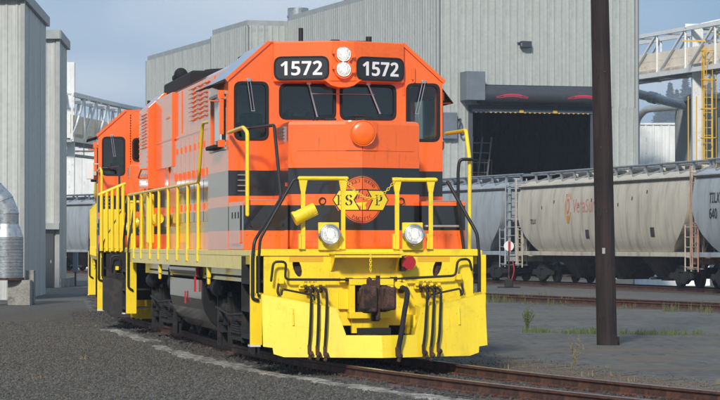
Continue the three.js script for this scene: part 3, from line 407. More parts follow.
  const script = canvasTex(512, 96, (c) => { c.clearRect(0, 0, 512, 96); c.strokeStyle = '#d8405c'; c.lineWidth = 7; c.lineCap = 'round'; c.beginPath(); c.moveTo(12, 66); c.lineTo(70, 54); c.quadraticCurveTo(256, 4, 442, 54); c.lineTo(500, 66); c.stroke(); c.beginPath(); c.moveTo(12, 78); c.lineTo(110, 72); c.quadraticCurveTo(256, 44, 400, 72); c.lineTo(500, 78); c.stroke(); for (let k = 0; k < 13; k++) { const x = 120 + k * 22, y = 44 - 16 * Math.sin((x - 70) / 372 * Math.PI); c.lineWidth = 6; c.beginPath(); c.moveTo(x, y + 22); c.lineTo(x + 5, y + 2); c.lineTo(x + 12, y + 20); c.stroke(); } });
  for (const q of [3.55, 7.35]) { const g = new THREE.CylinderGeometry(0.468, 0.468, 1.75, 16, 1, true, -0.4, 0.8); const uv = g.attributes.uv; for (let i = 0; i < uv.count; i++) { const u = uv.getX(i), v = uv.getY(i); uv.setXY(i, 1 - v, u); } g.rotateZ(Math.PI / 2); g.rotateX(0.1); g.rotateY(Math.atan2(0.31, 0.951)); const c = at(q, 9.14, 0.5); const o = mesh('lettering', g.translate(c.x, c.y, c.z), new THREE.MeshStandardMaterial({ map: script, transparent: true, alphaTest: 0.3, roughness: 0.5 }), door, 'keep'); }
  const wl = new THREE.Group(); wl.name = 'wall_light'; B.add(wl); const lp = at(4.55, 11.7, 0.22); mesh('housing', [tr(new RoundedBoxGeometry(0.52, 0.32, 0.36, 2, 0.03), lp.x, lp.y, lp.z, 0, 0.315, 0), beamBox(at(4.15, 11.78, 0.1), at(4.35, 11.78, 0.1), 0.05, 0.06)], M.darkGrey, wl); mesh('diffuser', tr(new THREE.BoxGeometry(0.42, 0.16, 0.02), lp.x - 0.055, lp.y - 0.02, lp.z + 0.18, 0, 0.315, 0), M.greyMetal, wl);
  mesh('wall_cabinet', (() => { const g = rbox(0, 0, 0, 0.7, 1.3, 0.25, 0.02); g.rotateY(0.315); const c = at(0.55, 7.6, 0.18); return g.translate(c.x, c.y, c.z); })(), M.greyMetal, B);
  mesh('hose_hook', pipe([at(1.05, 7.9, 0.1), at(1.05, 7.9, 0.35), at(1.0, 7.3, 0.35), at(1.15, 7.15, 0.35), at(1.3, 7.3, 0.35)], 0.05, { smooth: true }), M.darkGrey, B);
  // things inside the doorway
  const rk = thing('step_rack', 'pale metal ladder rack hanging in the dark doorway', 'ladder', [0, 0, 0]);
  mesh('rack_frame', [0, 0.5, 1.0].flatMap((q) => [beamBox(at(2.7 + q, 5.2, -3), at(2.95 + q, 7.2, -3), 0.08, 0.08)]), M.greyMetal, rk); mesh('rack_rung', [0, 1, 2, 3].map((k) => beamBox(at(2.75 + k * 0.06, 5.4 + k * 0.5, -3), at(3.75 + k * 0.06, 5.4 + k * 0.5, -3), 0.05, 0.05)), M.greyMetal, rk); mesh('hanger', cyl(at(3.4, 7.0, -3), at(3.4, 12.85, -3), 0.02, 0.02, 6), M.darkGrey, rk);
  const yr = thing('safety_railing', 'yellow safety railing inside the dark doorway', 'railing'); for (let k = 0; k < 5; k++) mesh('post', beamBox(at(5.4 + k * 0.4, 4.4, -11), at(5.4 + k * 0.4, 6.3, -11), 0.07, 0.07), M.safety, yr); mesh('rail', [beamBox(at(5.4, 6.3, -11), at(7.0, 6.3, -11), 0.08, 0.08), beamBox(at(5.4, 5.5, -11), at(7.0, 5.5, -11), 0.06, 0.06)], M.safety, yr); mesh('platform', [beamBox(at(4.6, 4.3, -12), at(8, 4.3, -12), 2.4, 0.2), beamBox(at(4.8, 0, -12), at(4.8, 4.2, -12), 0.2, 0.2), beamBox(at(7.8, 0, -12), at(7.8, 4.2, -12), 0.2, 0.2)], M.darkGrey, yr);
}
{ // grey sheds on the left
  const A = thing('metal_shed', 'tall light grey metal shed at the left edge beside the silver duct', 'building');
  const c1 = G2(-10.6, 84.8), c2 = G2(-11.04, 94.8), c0 = G2(-46, 84.2), H = 9.55;
  cladWall(A, c0, c1, 0, H, M.cladLeft, { pw: 1.0, pitch: 0.33, depth: 0.03 }); cladWall(A, c1, c2, 0, H, M.cladLeft, { pw: 2.5, pitch: 0.5, depth: 0.008 }); cladWall(A, c2, G2(-46, 94.8), 0, H, M.cladLeft, { pw: 6 });
  mesh('roof', slab(c0.clone().setY(H), c1.clone().setY(H), c2.clone().setY(H), G2(-46, 94.8).setY(H), 0.15), M.trimGrey, A);
  mesh('roof_trim', [beamBox(G2(-10.56, 84.6).setY(H + 0.02), G2(-11.0, 95).setY(H + 0.02), 0.16, 0.32), beamBox(G2(-46, 84.05).setY(H + 0.02), G2(-10.5, 84.65).setY(H + 0.02), 0.16, 0.32)], M.trimGrey, A);
  mesh('corner_trim', box(-10.6, H / 2, -84.8, 0.14, H, 0.14), M.trimGrey, A);
  const D = thing('metal_shed', 'narrow light grey metal annex behind the tall left shed', 'building');
  const d1 = G2(-12.2, 109), d2 = G2(-12.5, 115), H2 = 10.2; 
  cladWall(D, G2(-24, 109), d1, 0, H2, M.cladLeft, { pw: 1.0, pitch: 0.33, depth: 0.03 }); cladWall(D, d1, d2, 0, H2, M.cladLeft, { pw: 3, pitch: 0.5, depth: 0.008 }); cladWall(D, d2, G2(-24, 115), 0, H2, M.cladLeft, { pw: 6 });
  mesh('roof', slab(G2(-24, 109).setY(H2), d1.clone().setY(H2), d2.clone().setY(H2), G2(-24, 115).setY(H2), 0.15), M.trimGrey, D);
  mesh('roof_trim', [beamBox(G2(-12.16, 108.8).setY(H2 + 0.02), G2(-12.46, 115.1).setY(H2 + 0.02), 0.2, 0.36), beamBox(G2(-24, 108.85).setY(H2 + 0.02), G2(-12.1, 108.85).setY(H2 + 0.02), 0.2, 0.36)], M.trimGrey, D);
  mesh('corner_trim', box(-12.2, H2 / 2, -109, 0.16, H2, 0.16), M.trimGrey, D);
  const dr = mesh('door', [span(-12.9, -12.35, 0.02, 2.2, -108.95, -108.85)], M.darkGrey, D); mesh('handle', box(-12.45, 1.05, -108.82, 0.04, 0.12, 0.04), M.steel, dr); mesh('door_hood', span(-13.0, -12.1, 2.35, 2.6, -108.95, -108.6), M.trimGrey, D);
  mesh('skirting', [span(-12.14, -12.06, 0, 0.35, -109, -114.9)], M.concrete, D);
  // silver duct
  const U = thing('air_duct', 'silver ribbed metal duct with an elbow beside the left shed', 'duct', [-10.1, 0, -77]);
  mesh('stack', [cyl(V(0, 0.78, 0), V(0, 1.95, 0), 0.5, 0.5, 32), ...[...Array(12).keys()].map((k) => new THREE.TorusGeometry(0.503, 0.009, 5, 32).rotateX(Math.PI / 2).translate(0, 0.85 + k * 0.095, 0))], M.galv, U);
  mesh('reducer', cyl(V(0, 1.95, 0), V(0, 2.32, 0), 0.5, 0.37, 32), M.galv, U);
  const el = [[0, 2.32, 0], [0, 2.62, 0], [-0.14, 2.95, 0], [-0.4, 3.22, 0], [-0.75, 3.36, 0], [-1.15, 3.4, 0], [-3.2, 3.4, 0]].map((p) => V(...p));
  for (let k = 0; k + 1 < el.length; k++) { const seg = mesh('elbow_segment', cyl(el[k], el[k + 1], 0.37, 0.37, 28), M.galv, U); const d = V().subVectors(el[k + 1], el[k]).normalize(); const t = new THREE.TorusGeometry(0.374, 0.012, 5, 28); t.applyQuaternion(new THREE.Quaternion().setFromUnitVectors(V(0, 0, 1), d)); mesh('seam', t.translate(el[k + 1].x, el[k + 1].y, 0), M.galv, seg); mesh('gusset', new THREE.SphereGeometry(0.37, 20, 12).translate(el[k + 1].x, el[k + 1].y, 0), M.galv, seg); }
  mesh('flange', [cyl(V(0, 0.72, 0), V(0, 0.79, 0), 0.53, 0.53, 32)], M.rust, U);
  mesh('leg', cyl(V(-0.3, 0, 0), V(-0.3, 0.74, 0), 0.08), M.darkGrey, U); mesh('leg', cyl(V(-0.3, 0, 0.3), V(-0.3, 0.74, 0.3), 0.05), M.darkGrey, U);
  const cb = thing('concrete_plinth', 'grey concrete block under the silver duct', 'concrete block', [-9.75, 0, -77.1]); mesh('block', rbox(0.05, 0.36, 0, 0.64, 0.72, 0.6, 0.02), M.concrete, cb); mesh('curb', rbox(0.28, 0.5, -0.55, 0.24, 1.0, 0.4, 0.02), M.concrete, cb);
  const eb = thing('post_box', 'small grey utility box on a post by the left annex corner', 'utility box', [-12.0, 0, -112.5]); mesh('box', rbox(0.15, 1.0, 0, 0.2, 0.8, 0.3, 0.02), M.greyMetal, eb); mesh('post', cyl(V(0.15, 0, 0), V(0.15, 0.62, 0), 0.04), M.darkGrey, eb);
}
// ---------------------------------------------------------------- conveyor galleries, tank farm and bins
function gallery(root, A, Bp, yb, yt, bay, width, clad) {                       // a box truss between two ground points
  const d = V().subVectors(Bp, A), L = d.length(); d.normalize(); const n = V(-d.z, 0, d.x), at = (t, s, y) => A.clone().addScaledVector(d, t).addScaledVector(n, s * width / 2).setY(y);
  const k = Math.round(L / bay);
  for (const s of [-1, 1]) {
    mesh('top_chord', beamBox(at(0, s, yt), at(L, s, yt), 0.2, 0.22), M.whitePaint, root); mesh('bottom_chord', beamBox(at(0, s, yb), at(L, s, yb), 0.2, 0.26), M.whitePaint, root);
    for (let i = 0; i <= k; i++) mesh('vertical', beamBox(at(L * i / k, s, yb), at(L * i / k, s, yt), 0.11, 0.11), M.whitePaint, root);
    for (let i = 0; i < k; i++) mesh('diagonal', beamBox(at(L * i / k, s, yb), at(L * (i + 1) / k, s, yt), 0.12, 0.12), M.whitePaint, root);
    if (clad) for (let i = 0; i < k; i++) for (const [a, b] of [[0.14, 0.34], [0.345, 0.55]]) mesh('cladding_panel', beamBox(at(L * i / k + 0.06, s * 0.86, mix(yb, yt, (a + b) / 2)), at(L * (i + 1) / k - 0.06, s * 0.86, mix(yb, yt, (a + b) / 2)), 0.05, (yt - yb) * (b - a)), M.cream, root);
  }
  for (let i = 0; i <= k; i++) each('cross_beam', [beamBox(at(L * i / k, -1, yb - 0.1), at(L * i / k, 1, yb - 0.1), 0.14, 0.16), beamBox(at(L * i / k, -1, yt), at(L * i / k, 1, yt), 0.1, 0.1)], M.steel, root);
  mesh('deck', slab(at(0, -0.8, yb - 0.02), at(L, -0.8, yb - 0.02), at(L, 0.8, yb - 0.02), at(0, 0.8, yb - 0.02), 0.1), M.darkGrey, root);
  mesh('conveyor_pipe', [cyl(at(0, 0.3, yt + 0.12), at(L, 0.3, yt + 0.12), 0.09, 0.09, 8)], M.trimGrey, root);
}
{
  const Gx = thing('conveyor_gallery', 'white truss conveyor bridge with cream panels at the upper right', 'conveyor bridge'); gallery(Gx, G2(8.4, 183.7), G2(22.8, 141), 11.5, 13.85, 3.7, 2.0, true);
  for (const t of [[18.9, 151.2], [9.6, 178]]) mesh('tower_leg', [box(t[0], 7.0, -t[1], 0.6, 14.2, 0.6), box(t[0] + 0.6, 14.0, -t[1], 2.6, 0.22, 0.4), box(t[0] + 1.4, 13.2, -t[1] - 0.8, 1.6, 0.16, 0.2), box(t[0] + 1.4, 12.4, -t[1] - 0.8, 1.4, 0.14, 0.2)], M.whitePaint, Gx);
  mesh('guy_cable', [cyl(V(19.1, 14.1, -151), V(24, 15.0, -148), 0.05, 0.05, 6), cyl(V(19.1, 13.9, -151), V(24, 14.5, -148), 0.08, 0.08, 6)], M.whitePaint, Gx);
  const Ld = thing('caged_ladder', 'yellow caged ladder fixed to the conveyor tower at the right edge', 'ladder'); const lx = 18.95, lz = -148.7;
  mesh('stile', [cyl(V(lx, 2, lz), V(lx, 12.6, lz), 0.06, 0.06, 6), cyl(V(lx + 0.45, 2, lz), V(lx + 0.45, 12.6, lz), 0.06, 0.06, 6)], M.safety, Ld);
  for (let y = 2.3; y < 12.4; y += 0.42) mesh('rung', cyl(V(lx, y, lz), V(lx + 0.45, y, lz), 0.025, 0.025, 6), M.safety, Ld);
  for (let y = 4.4; y < 12.7; y += 1.6) mesh('cage_hoop', new THREE.TorusGeometry(0.42, 0.035, 5, 16, Math.PI * 1.6).rotateX(Math.PI / 2).rotateY(-0.4).translate(lx + 0.22, y, lz + 0.35), M.safety, Ld);
  for (const a of [-1.2, -0.4, 0.4, 1.2]) mesh('cage_bar', cyl(V(lx + 0.22 + Math.sin(a) * 0.42, 4.4, lz + 0.35 + Math.cos(a) * 0.42), V(lx + 0.22 + Math.sin(a) * 0.42, 12.5, lz + 0.35 + Math.cos(a) * 0.42), 0.022, 0.022, 5), M.safety, Ld);
  mesh('landing', [box(lx + 1.2, 12.2, lz, 1.4, 0.12, 1.2), ...[0, 0.45, 0.9, 1.35].map((d) => cyl(V(lx + 0.6 + d, 12.2, lz + 0.6), V(lx + 0.6 + d, 13.3, lz + 0.6), 0.05, 0.05, 6)), box(lx + 1.25, 13.3, lz + 0.6, 1.5, 0.08, 0.08), box(lx + 1.25, 12.75, lz + 0.6, 1.5, 0.06, 0.06), box(lx - 0.6, 12.95, lz + 0.3, 1.3, 0.09, 0.09), box(lx - 0.6, 4.2, lz + 0.3, 1.4, 0.12, 0.3), box(lx - 0.8, 3.4, lz + 0.3, 1.6, 0.12, 0.3)], M.safety, Ld);
  for (const d of [-0.9, -0.45]) mesh('cage_bar', cyl(V(lx + d, 3.4, lz + 0.3), V(lx + d, 9.9, lz + 0.3), 0.035, 0.035, 5), M.safety, Ld);
  const bin = thing('grain_bin_house', 'grey flat roofed bin house behind the yellow ladder at the right edge', 'building');
  cladWall(bin, G2(19.3, 157), G2(32, 155), 0, 10.2, M.trimGrey, { pw: 1.6, pitch: 0.5, depth: 0.02 }); cladWall(bin, G2(19.5, 167), G2(19.3, 157), 0, 10.2, M.trimGrey, { pw: 5 }); mesh('roof', slab(G2(19.2, 156.8).setY(10.5), G2(32, 154.8).setY(10.5), G2(32, 167).setY(10.5), G2(19.4, 167).setY(10.5), 0.28), M.clad, bin); mesh('hatch_panel', box(21.6, 7.9, -156.45, 1.8, 2.4, 0.1, 0, 0.16, 0), M.whitePaint, bin);
  const tk = thing('white_warehouse', 'long white ribbed warehouse beyond the hopper cars at right', 'building');
  cladWall(tk, G2(14.5, 172), G2(44, 172), 6.2, 9.4, M.whitePaint, { pw: 2.0, pitch: 0.5, depth: 0.05 }); cladWall(tk, G2(14.5, 170), G2(44, 170), 0, 6.4, M.whitePaint, { pw: 4, pitch: 1.0, depth: 0.02 }); mesh('roof', [slab(G2(14.5, 170).setY(6.5), G2(44, 170).setY(6.5), G2(44, 172.2).setY(6.9), G2(14.5, 172.2).setY(6.9), 0.1), slab(G2(14.4, 171.9).setY(9.5), G2(44, 171.9).setY(9.5), G2(44, 186).setY(9.6), G2(14.4, 186).setY(9.6), 0.12)], M.whitePaint, tk); cladWall(tk, G2(14.5, 186), G2(14.5, 172), 0, 9.4, M.whitePaint, { pw: 7 });
  const dp = thing('spout_pipe', 'grey sloping spout pipe below the right conveyor bridge', 'pipe'); mesh('tube', [cyl(V(15.2, 11.5, -166), V(19.6, 9.9, -160.2), 0.3, 0.26, 14), cyl(V(17.5, 10.66, -162.9), V(17.8, 10.55, -162.5), 0.36, 0.36, 14)], M.pipeGrey, dp);
  const dq = thing('bent_pipe', 'silver bent pipe above the white warehouse at right', 'pipe'); mesh('tube', pipe([[17.2, 6.4, -168], [17.2, 9.5, -168], [17.7, 10.15, -167.4], [20.6, 10.2, -164.5]], 0.22, { bend: 0.9, seg: 14 }), M.pipeGrey, dq); 
  const Gl = thing('conveyor_gallery', 'white truss conveyor bridge with cream panels at far left', 'conveyor bridge'); gallery(Gl, G2(-18.9, 168), G2(-13.5, 208), 8.3, 11.1, 3.3, 2.0, true);
  mesh('tower_leg', [box(-18.15, 6.6, -169.5, 0.46, 13.2, 0.46), box(-16.8, 4.2, -181, 0.2, 8.2, 0.2), box(-15.9, 4.2, -189, 0.2, 8.2, 0.2)], M.whitePaint, Gl);
  mesh('roof_pipe', [pipe([[-18.4, 11.35, -172], [-16.6, 11.2, -182], [-14.6, 11.4, -196], [-12.8, 12.0, -206]], 0.18, { smooth: true })], M.trimGrey, Gl);
  for (let k = 0; k < 7; k++) mesh('catwalk_post', box(-18.3 + k * 0.55, 8.0, -170.5 - k * 3, 0.06, 1.2, 0.06), M.whitePaint, Gl);
  mesh('catwalk', [cyl(V(-18.6, 7.4, -169), V(-14.6, 7.4, -192), 0.1, 0.1, 6), cyl(V(-18.6, 8.5, -169), V(-14.6, 8.5, -192), 0.04, 0.04, 6)], M.trimGrey, Gl);
  const wb = thing('white_warehouse', 'white warehouse wall seen above the hopper cars at far left', 'building'); cladWall(wb, G2(-34, 198), G2(-6, 198), 0, 8.7, M.whitePaint, { pw: 4, pitch: 1, depth: 0.03 }); mesh('roof', slab(G2(-34, 197.8).setY(8.75), G2(-6, 197.8).setY(8.75), G2(-6, 215).setY(10), G2(-34, 215).setY(10), 0.1), M.whitePaint, wb);
  const cbk = mesh('concrete_barrier', [ext(poly([[-0.35, 0], [0.35, 0], [0.2, 0.35], [0.12, 0.85], [-0.12, 0.85], [-0.2, 0.35]]), 3.2, 0.02).rotateY(Math.PI / 2).translate(11.6, 0, -114.5)], M.whitePaint); tag(cbk, 'white concrete barrier seen under the beige hopper car', 'barrier');
}
// ---------------------------------------------------------------- pole, switch stand
{
  const map = tex(256, 512, (u, v) => { const k = 0.7 + 0.5 * vnoise(u * 40, v * 5, 40, 5) + 0.35 * (fbm(u * 10, v * 4, 4, 10) - 0.5); const s = Math.abs(vnoise(u * 30, v * 2.5, 30, 3) - 0.5) < 0.02 ? 0.45 : 1; return [47 * k * s, 37 * k * s, 35 * k * s]; });
  const pm = std({ map, roughness: 0.9, bumpMap: map, bumpScale: 0.012 });
  const P = thing('utility_pole', 'dark brown wooden utility pole standing on the asphalt at right', 'pole', [4.25, 0, -46.5]);
  const g = new THREE.CylinderGeometry(0.135, 0.178, 12, 28, 10); const p = g.attributes.position; for (let i = 0; i < p.count; i++) { const k = 1 + 0.05 * (fbm(Math.atan2(p.getZ(i), p.getX(i)) * 2 + 9, p.getY(i) * 0.5 + 9, 2) - 0.5); p.setX(i, p.getX(i) * k); p.setZ(i, p.getZ(i) * k); } g.computeVertexNormals(); g.attributes.uv.array.forEach((x, i, a) => { if (i % 2) a[i] = x * 5; });
  mesh('shaft', g.translate(0, 5.95, 0).rotateZ(0.0195), pm, P, 'keep');
  mesh('base_spall', [box(0.14, 0.05, 0.05, 0.06, 0.1, 0.2), box(0.17, 0.06, -0.02, 0.05, 0.16, 0.12, 0, 0.3, 0)], pm, P);
  mesh('pole_tag', box(-0.06, 1.62, 0.168, 0.07, 0.1, 0.006), M.steel, P); each('bolt', [[0.03, 2.3], [-0.05, 3.4], [0.05, 4.7], [0.0, 1.2]].map(([x, y]) => cyl(V(x - 0.0195 * y, y, 0.14), V(x - 0.0195 * y, y, 0.185 - 0.003 * y), 0.014, 0.014, 6)), M.rust, P); each('split', [[-0.09, 1.0, 1.9], [0.07, 2.6, 4.6], [-0.02, 4.0, 5.8], [0.1, 0.2, 1.1]].map(([x, a, b]) => cyl(V(x - 0.0195 * a, a, Math.sqrt(0.0306 - x * x) - 0.004 * a - 0.008), V(x - 0.0195 * b, b, Math.sqrt(0.0306 - x * x) - 0.004 * b - 0.008), 0.011, 0.006, 5)), M.rubber, P);
  const S = thing('switch_stand', 'switch stand with round white and red target before the grey hopper car', 'switch stand', [5.95, 0, -108]);
  mesh('mast', cyl(V(0, 0, 0), V(0, 1.75, 0), 0.035, 0.03, 8), M.rust, S); mesh('stand', [rbox(0, 0.18, 0, 0.35, 0.36, 0.3, 0.04), box(0, 0.03, 0, 0.9, 0.06, 0.3)], M.under, S);
  const tg = mesh('target', cyl(V(0, 1.68, 0.02), V(0, 1.68, 0.05), 0.2, 0.2, 24), M.white, S); mesh('red_bar', box(0.02, 1.68, 0.056, 0.1, 0.38, 0.006), M.red, tg);
  mesh('lever', pipe([[0.1, 0.3, 0.1], [0.2, 0.7, 0.15], [0.15, 1.1, 0.12]], 0.022, { smooth: true }), M.red, S);
}
// ---------------------------------------------------------------- far conifers
{
  const variants = [0, 1, 2].map((v) => {
    const gs = []; const n = 26; for (let k = 0; k < n; k++) { const t = k / n, y = mix(0.12, 0.98, t), rad = (0.21 - 0.03 * v) * (1 - t) ** 0.85 + 0.012, m = Math.round(mix(15, 4, t)); for (let j = 0; j < m; j++) { const a = j / m * 6.283 + rr(-0.3, 0.3), l = rad * rr(0.55, 1.2), droop = rr(0.1, 0.4); for (let q = 0; q < 4; q++) { const f = (q + 0.6) / 4, s = 0.03 * (1.25 - 0.5 * f) * rr(0.7, 1.3), e = new THREE.OctahedronGeometry(s, 0); e.scale(1.3, 0.55, 1.3); e.rotateY(rr(0, 3)); gs.push(plain(e.translate(Math.cos(a) * l * f + rr(-0.01, 0.01), y - droop * l * f + rr(-0.012, 0.012), Math.sin(a) * l * f + rr(-0.01, 0.01)))); } } }
    return mergeGeometries(gs);
  });
  const trunk = plain(new THREE.CylinderGeometry(0.004, 0.016, 1, 7).translate(0, 0.5, 0));
  const hillY = (x) => 70 * sstep(50, 172, x) + 5 * (fbm(x * 0.02 + 3, 2, 3) - 0.5);
  const spots = []; for (let k = 0; k < 13; k++) spots.push([168 + k * 4.1 + rr(-1, 1), 1500 + rr(-8, 8), [18, 24, 20, 27, 21, 16, 22, 29, 26, 21, 26, 22, 25][k]]); for (let k = 0; k < 8; k++) spots.push([171 + k * 6.4 + rr(-1, 1), 1526 + rr(-6, 6), rr(16, 23)]);
  const ord = ['first', 'second', 'third', 'fourth', 'fifth', 'sixth', 'seventh', 'eighth', 'ninth', 'tenth', 'eleventh', 'twelfth', 'thirteenth'];
  spots.forEach(([x, d, h], i) => { const place = i < 13 ? ord[i] + ' from the mill wall in the front row on the hazy ridge' : ord[i - 13] + ' from the mill wall in the back row on the hazy ridge';
    const t = thing('conifer_tree', 'dark conifer, ' + place, 'tree', [x, hillY(x) - 1.5, -d], i * 1.3, 'conifers on the ridge'); const c = put('crown', variants[i % 3], i % 2 ? M.needle : M.needleB, t); c.scale.set(h * 1.15, h, h * 1.15); const k = put('trunk', trunk, M.bark, t); k.scale.set(h, h, h); });
  { const g = new THREE.PlaneGeometry(900, 500, 120, 30); g.rotateX(-Math.PI / 2); const p = g.attributes.position; for (let i = 0; i < p.count; i++) { const x = p.getX(i) + 420, z = p.getZ(i), rise = sstep(240, 60, z) ; p.setXYZ(i, x, -2 + (hillY(x) + 2) * rise, z - 1560); } g.computeVertexNormals(); const o = mesh('wooded_hill', g, std({ map: mottled([58, 74, 56], { grain: 0.3, patch: 0.4, tile: 14 }), roughness: 1 })); struct(o); }
}
// ---------------------------------------------------------------- locomotive: x across, y above the rail, z forward (0 = front edge of the deck)
function wheelGeo(r, x, z, y = r) {                                            // one wheel, axis along x; s: side the flange is on
  const s = Math.sign(x), p = [[0.06, 0], [0.06, 0.1], [0.03, 0.14], [0.02, r - 0.12], [0.06, r - 0.08], [0.06, r], [-0.05, r + 0.005], [-0.06, r + 0.028], [-0.08, r + 0.02], [-0.08, r - 0.08], [-0.02, r - 0.12], [-0.02, 0.14], [-0.06, 0.1], [-0.06, 0]];
  const g = new THREE.LatheGeometry(p.map(([a, b]) => new THREE.Vector2(Math.max(b, 0.001), a)), 28); g.rotateZ(s > 0 ? -Math.PI / 2 : Math.PI / 2); return tr(g, x, y, z);
}
function loftPipe(parent, name, pts, r, m, o) { return mesh(name, pipe(pts, r, o), m, parent); }
function makeLocoTruck(root, z) {
  const t = new THREE.Group(); t.name = 'truck'; root.add(t);
  for (const dz of [1.37, -1.37]) { for (const s of [-1, 1]) mesh('wheel', wheelGeo(0.51, s * 0.75, z + dz), M.under, t); mesh('axle', cyl(V(-1.1, 0.51, z + dz), V(1.1, 0.51, z + dz), 0.09), M.under, t); }
  for (const s of [-1, 1]) {
    const outline = poly([[-2.05, 0.62], [-1.75, 0.72], [-1.62, 0.86], [-1.12, 0.86], [-0.95, 0.7], [-0.75, 0.5], [0.75, 0.5], [0.95, 0.7], [1.12, 0.86], [1.62, 0.86], [1.75, 0.72], [2.05, 0.62], [2.05, 0.4], [1.7, 0.36], [1.12, 0.36], [0.85, 0.22], [-0.85, 0.22], [-1.12, 0.36], [-1.7, 0.36], [-2.05, 0.4]]);
    const g = ext(outline, 0.13, 0.015); g.rotateY(Math.PI / 2); g.translate(s > 0 ? 1.05 : -1.18, 0, z);
    mesh('side_frame', g, M.under, t);
    const bits = [];
    for (const dz of [1.37, -1.37]) { bits.push(rbox(s * 1.2, 0.52, z + dz, 0.14, 0.34, 0.4, 0.04), cyl(V(s * 1.18, 0.51, z + dz), V(s * 1.34, 0.51, z + dz), 0.12, 0.1)); for (const q of [-0.3, 0.3]) bits.push(box(s * 1.2, 0.42, z + dz + q, 0.07, 0.75, 0.05)); }
    each('axle_box', bits, M.under, t);
    const br = [];
    for (const dz of [1.75, -1.75]) { br.push(cyl(V(s * 1.26, 0.92, z + dz - 0.16), V(s * 1.26, 0.92, z + dz + 0.12), 0.14, 0.14, 14), new THREE.SphereGeometry(0.14, 14, 8).translate(s * 1.26, 0.92, z + dz + 0.12), cyl(V(s * 1.26, 0.92, z + dz + 0.1), V(s * 1.26, 0.92, z + dz + 0.4), 0.03)); br.push(box(s * 1.27, 0.5, z + dz, 0.06, 0.9, 0.07), box(s * 1.22, 0.3, z + dz * 0.9, 0.1, 0.1, 0.35)); }
    mesh('brake_cylinder', br, M.under, t);
    const sp = []; for (let k = -4; k <= 4; k++) sp.push(box(s * 1.22, 0.28 + 0.035 * Math.abs(k % 2), z + k * 0.13, 0.09, 0.2, 0.06));
    for (let k = 0; k < 6; k++) sp.push(box(s * 1.24, 0.3 + k * 0.035, z, 0.1, 0.025, 1.1 - k * 0.12));
    mesh('spring_pack', sp, M.under, t);
    mesh('sand_pipe', [pipe([[s * 1.15, 1.2, z + 1.0], [s * 1.28, 0.9, z + 1.9], [s * 0.95, 0.1, z + 2.0]], 0.022), pipe([[s * 1.15, 1.2, z - 1.0], [s * 1.28, 0.9, z - 1.9], [s * 0.95, 0.1, z - 2.0]], 0.022), pipe([[s * 1.3, 0.62, z - 1.9], [s * 1.36, 0.55, z], [s * 1.3, 0.62, z + 1.9]], 0.02)], M.under, t);
  }
  mesh('bolster', [box(0, 0.62, z, 2.1, 0.3, 0.5), box(0, 0.95, z, 0.9, 0.5, 0.9)], M.under, t);
}
function makeCoupler(root, z, x, yaw, s) {                                     // s: +1 faces forward
  const g = [];
  const sh = poly([[-0.13, 0], [0.13, 0], [0.2, 0.12], [0.24, 0.3], [0.2, 0.36], [0.1, 0.34], [0.06, 0.22], [-0.02, 0.2], [-0.08, 0.3], [-0.2, 0.33], [-0.23, 0.18], [-0.18, 0.08]]);
  const head = ext(sh, 0.3, 0.03); head.rotateX(Math.PI / 2); head.translate(0, 0.15, 0); g.push(head);
  g.push(box(0, 0, -0.3, 0.17, 0.16, 0.62), rbox(-0.1, 0, 0.2, 0.2, 0.38, 0.2, 0.05), rbox(0.13, 0, 0.16, 0.16, 0.33, 0.2, 0.05), cyl(V(0.02, -0.28, 0.2), V(0.02, 0.3, 0.2), 0.03), box(0.02, -0.2, 0.05, 0.09, 0.2, 0.09), box(0, 0.19, 0.02, 0.14, 0.1, 0.16));
  const m = merge(g); m.rotateY(yaw + (s < 0 ? Math.PI : 0)); m.translate(x, 0.87, z);
  mesh('coupler', m, M.rust, root);
}
function lamp(parent, name, x, y, z, r, ry = 0, ring = true) {
  const g = new THREE.Group(); g.name = name; g.position.set(x, y, z); g.rotation.y = ry; parent.add(g);
  if (ring) mesh('rim', [new THREE.TorusGeometry(r * 1.18, r * 0.16, 8, 24).translate(0, 0, 0.09), cyl(V(0, 0, -0.02), V(0, 0, 0.085), r * 1.16, r * 1.3, 24), new THREE.TorusGeometry(r, r * 0.08, 6, 24).translate(0, 0, 0.1), box(-r * 1.35, 0, 0.05, r * 0.3, r * 0.35, 0.08), box(r * 1.35, 0, 0.05, r * 0.3, r * 0.35, 0.08), box(0, -r * 1.32, 0.05, r * 0.35, r * 0.25, 0.08)], M.chrome, g);
  const d = new THREE.SphereGeometry(r, 24, 8, 0, Math.PI * 2, 0, Math.PI / 2); d.rotateX(Math.PI / 2); d.scale(1, 1, 0.3); d.translate(0, 0, 0.085); mesh('lens', d, M.lens, g); mesh('bulb_ring', [new THREE.TorusGeometry(r * 0.45, r * 0.035, 5, 20).translate(0, 0, 0.085 + r * 0.265), new THREE.TorusGeometry(r * 0.86, r * 0.05, 5, 24).translate(0, 0, 0.085 + r * 0.15)], M.chrome, g);
  const l = new THREE.PointLight(lin(1, 0.95, 0.85), 0.02); l.position.set(0, 0, 0.16); l.castShadow = true; g.add(l);
}
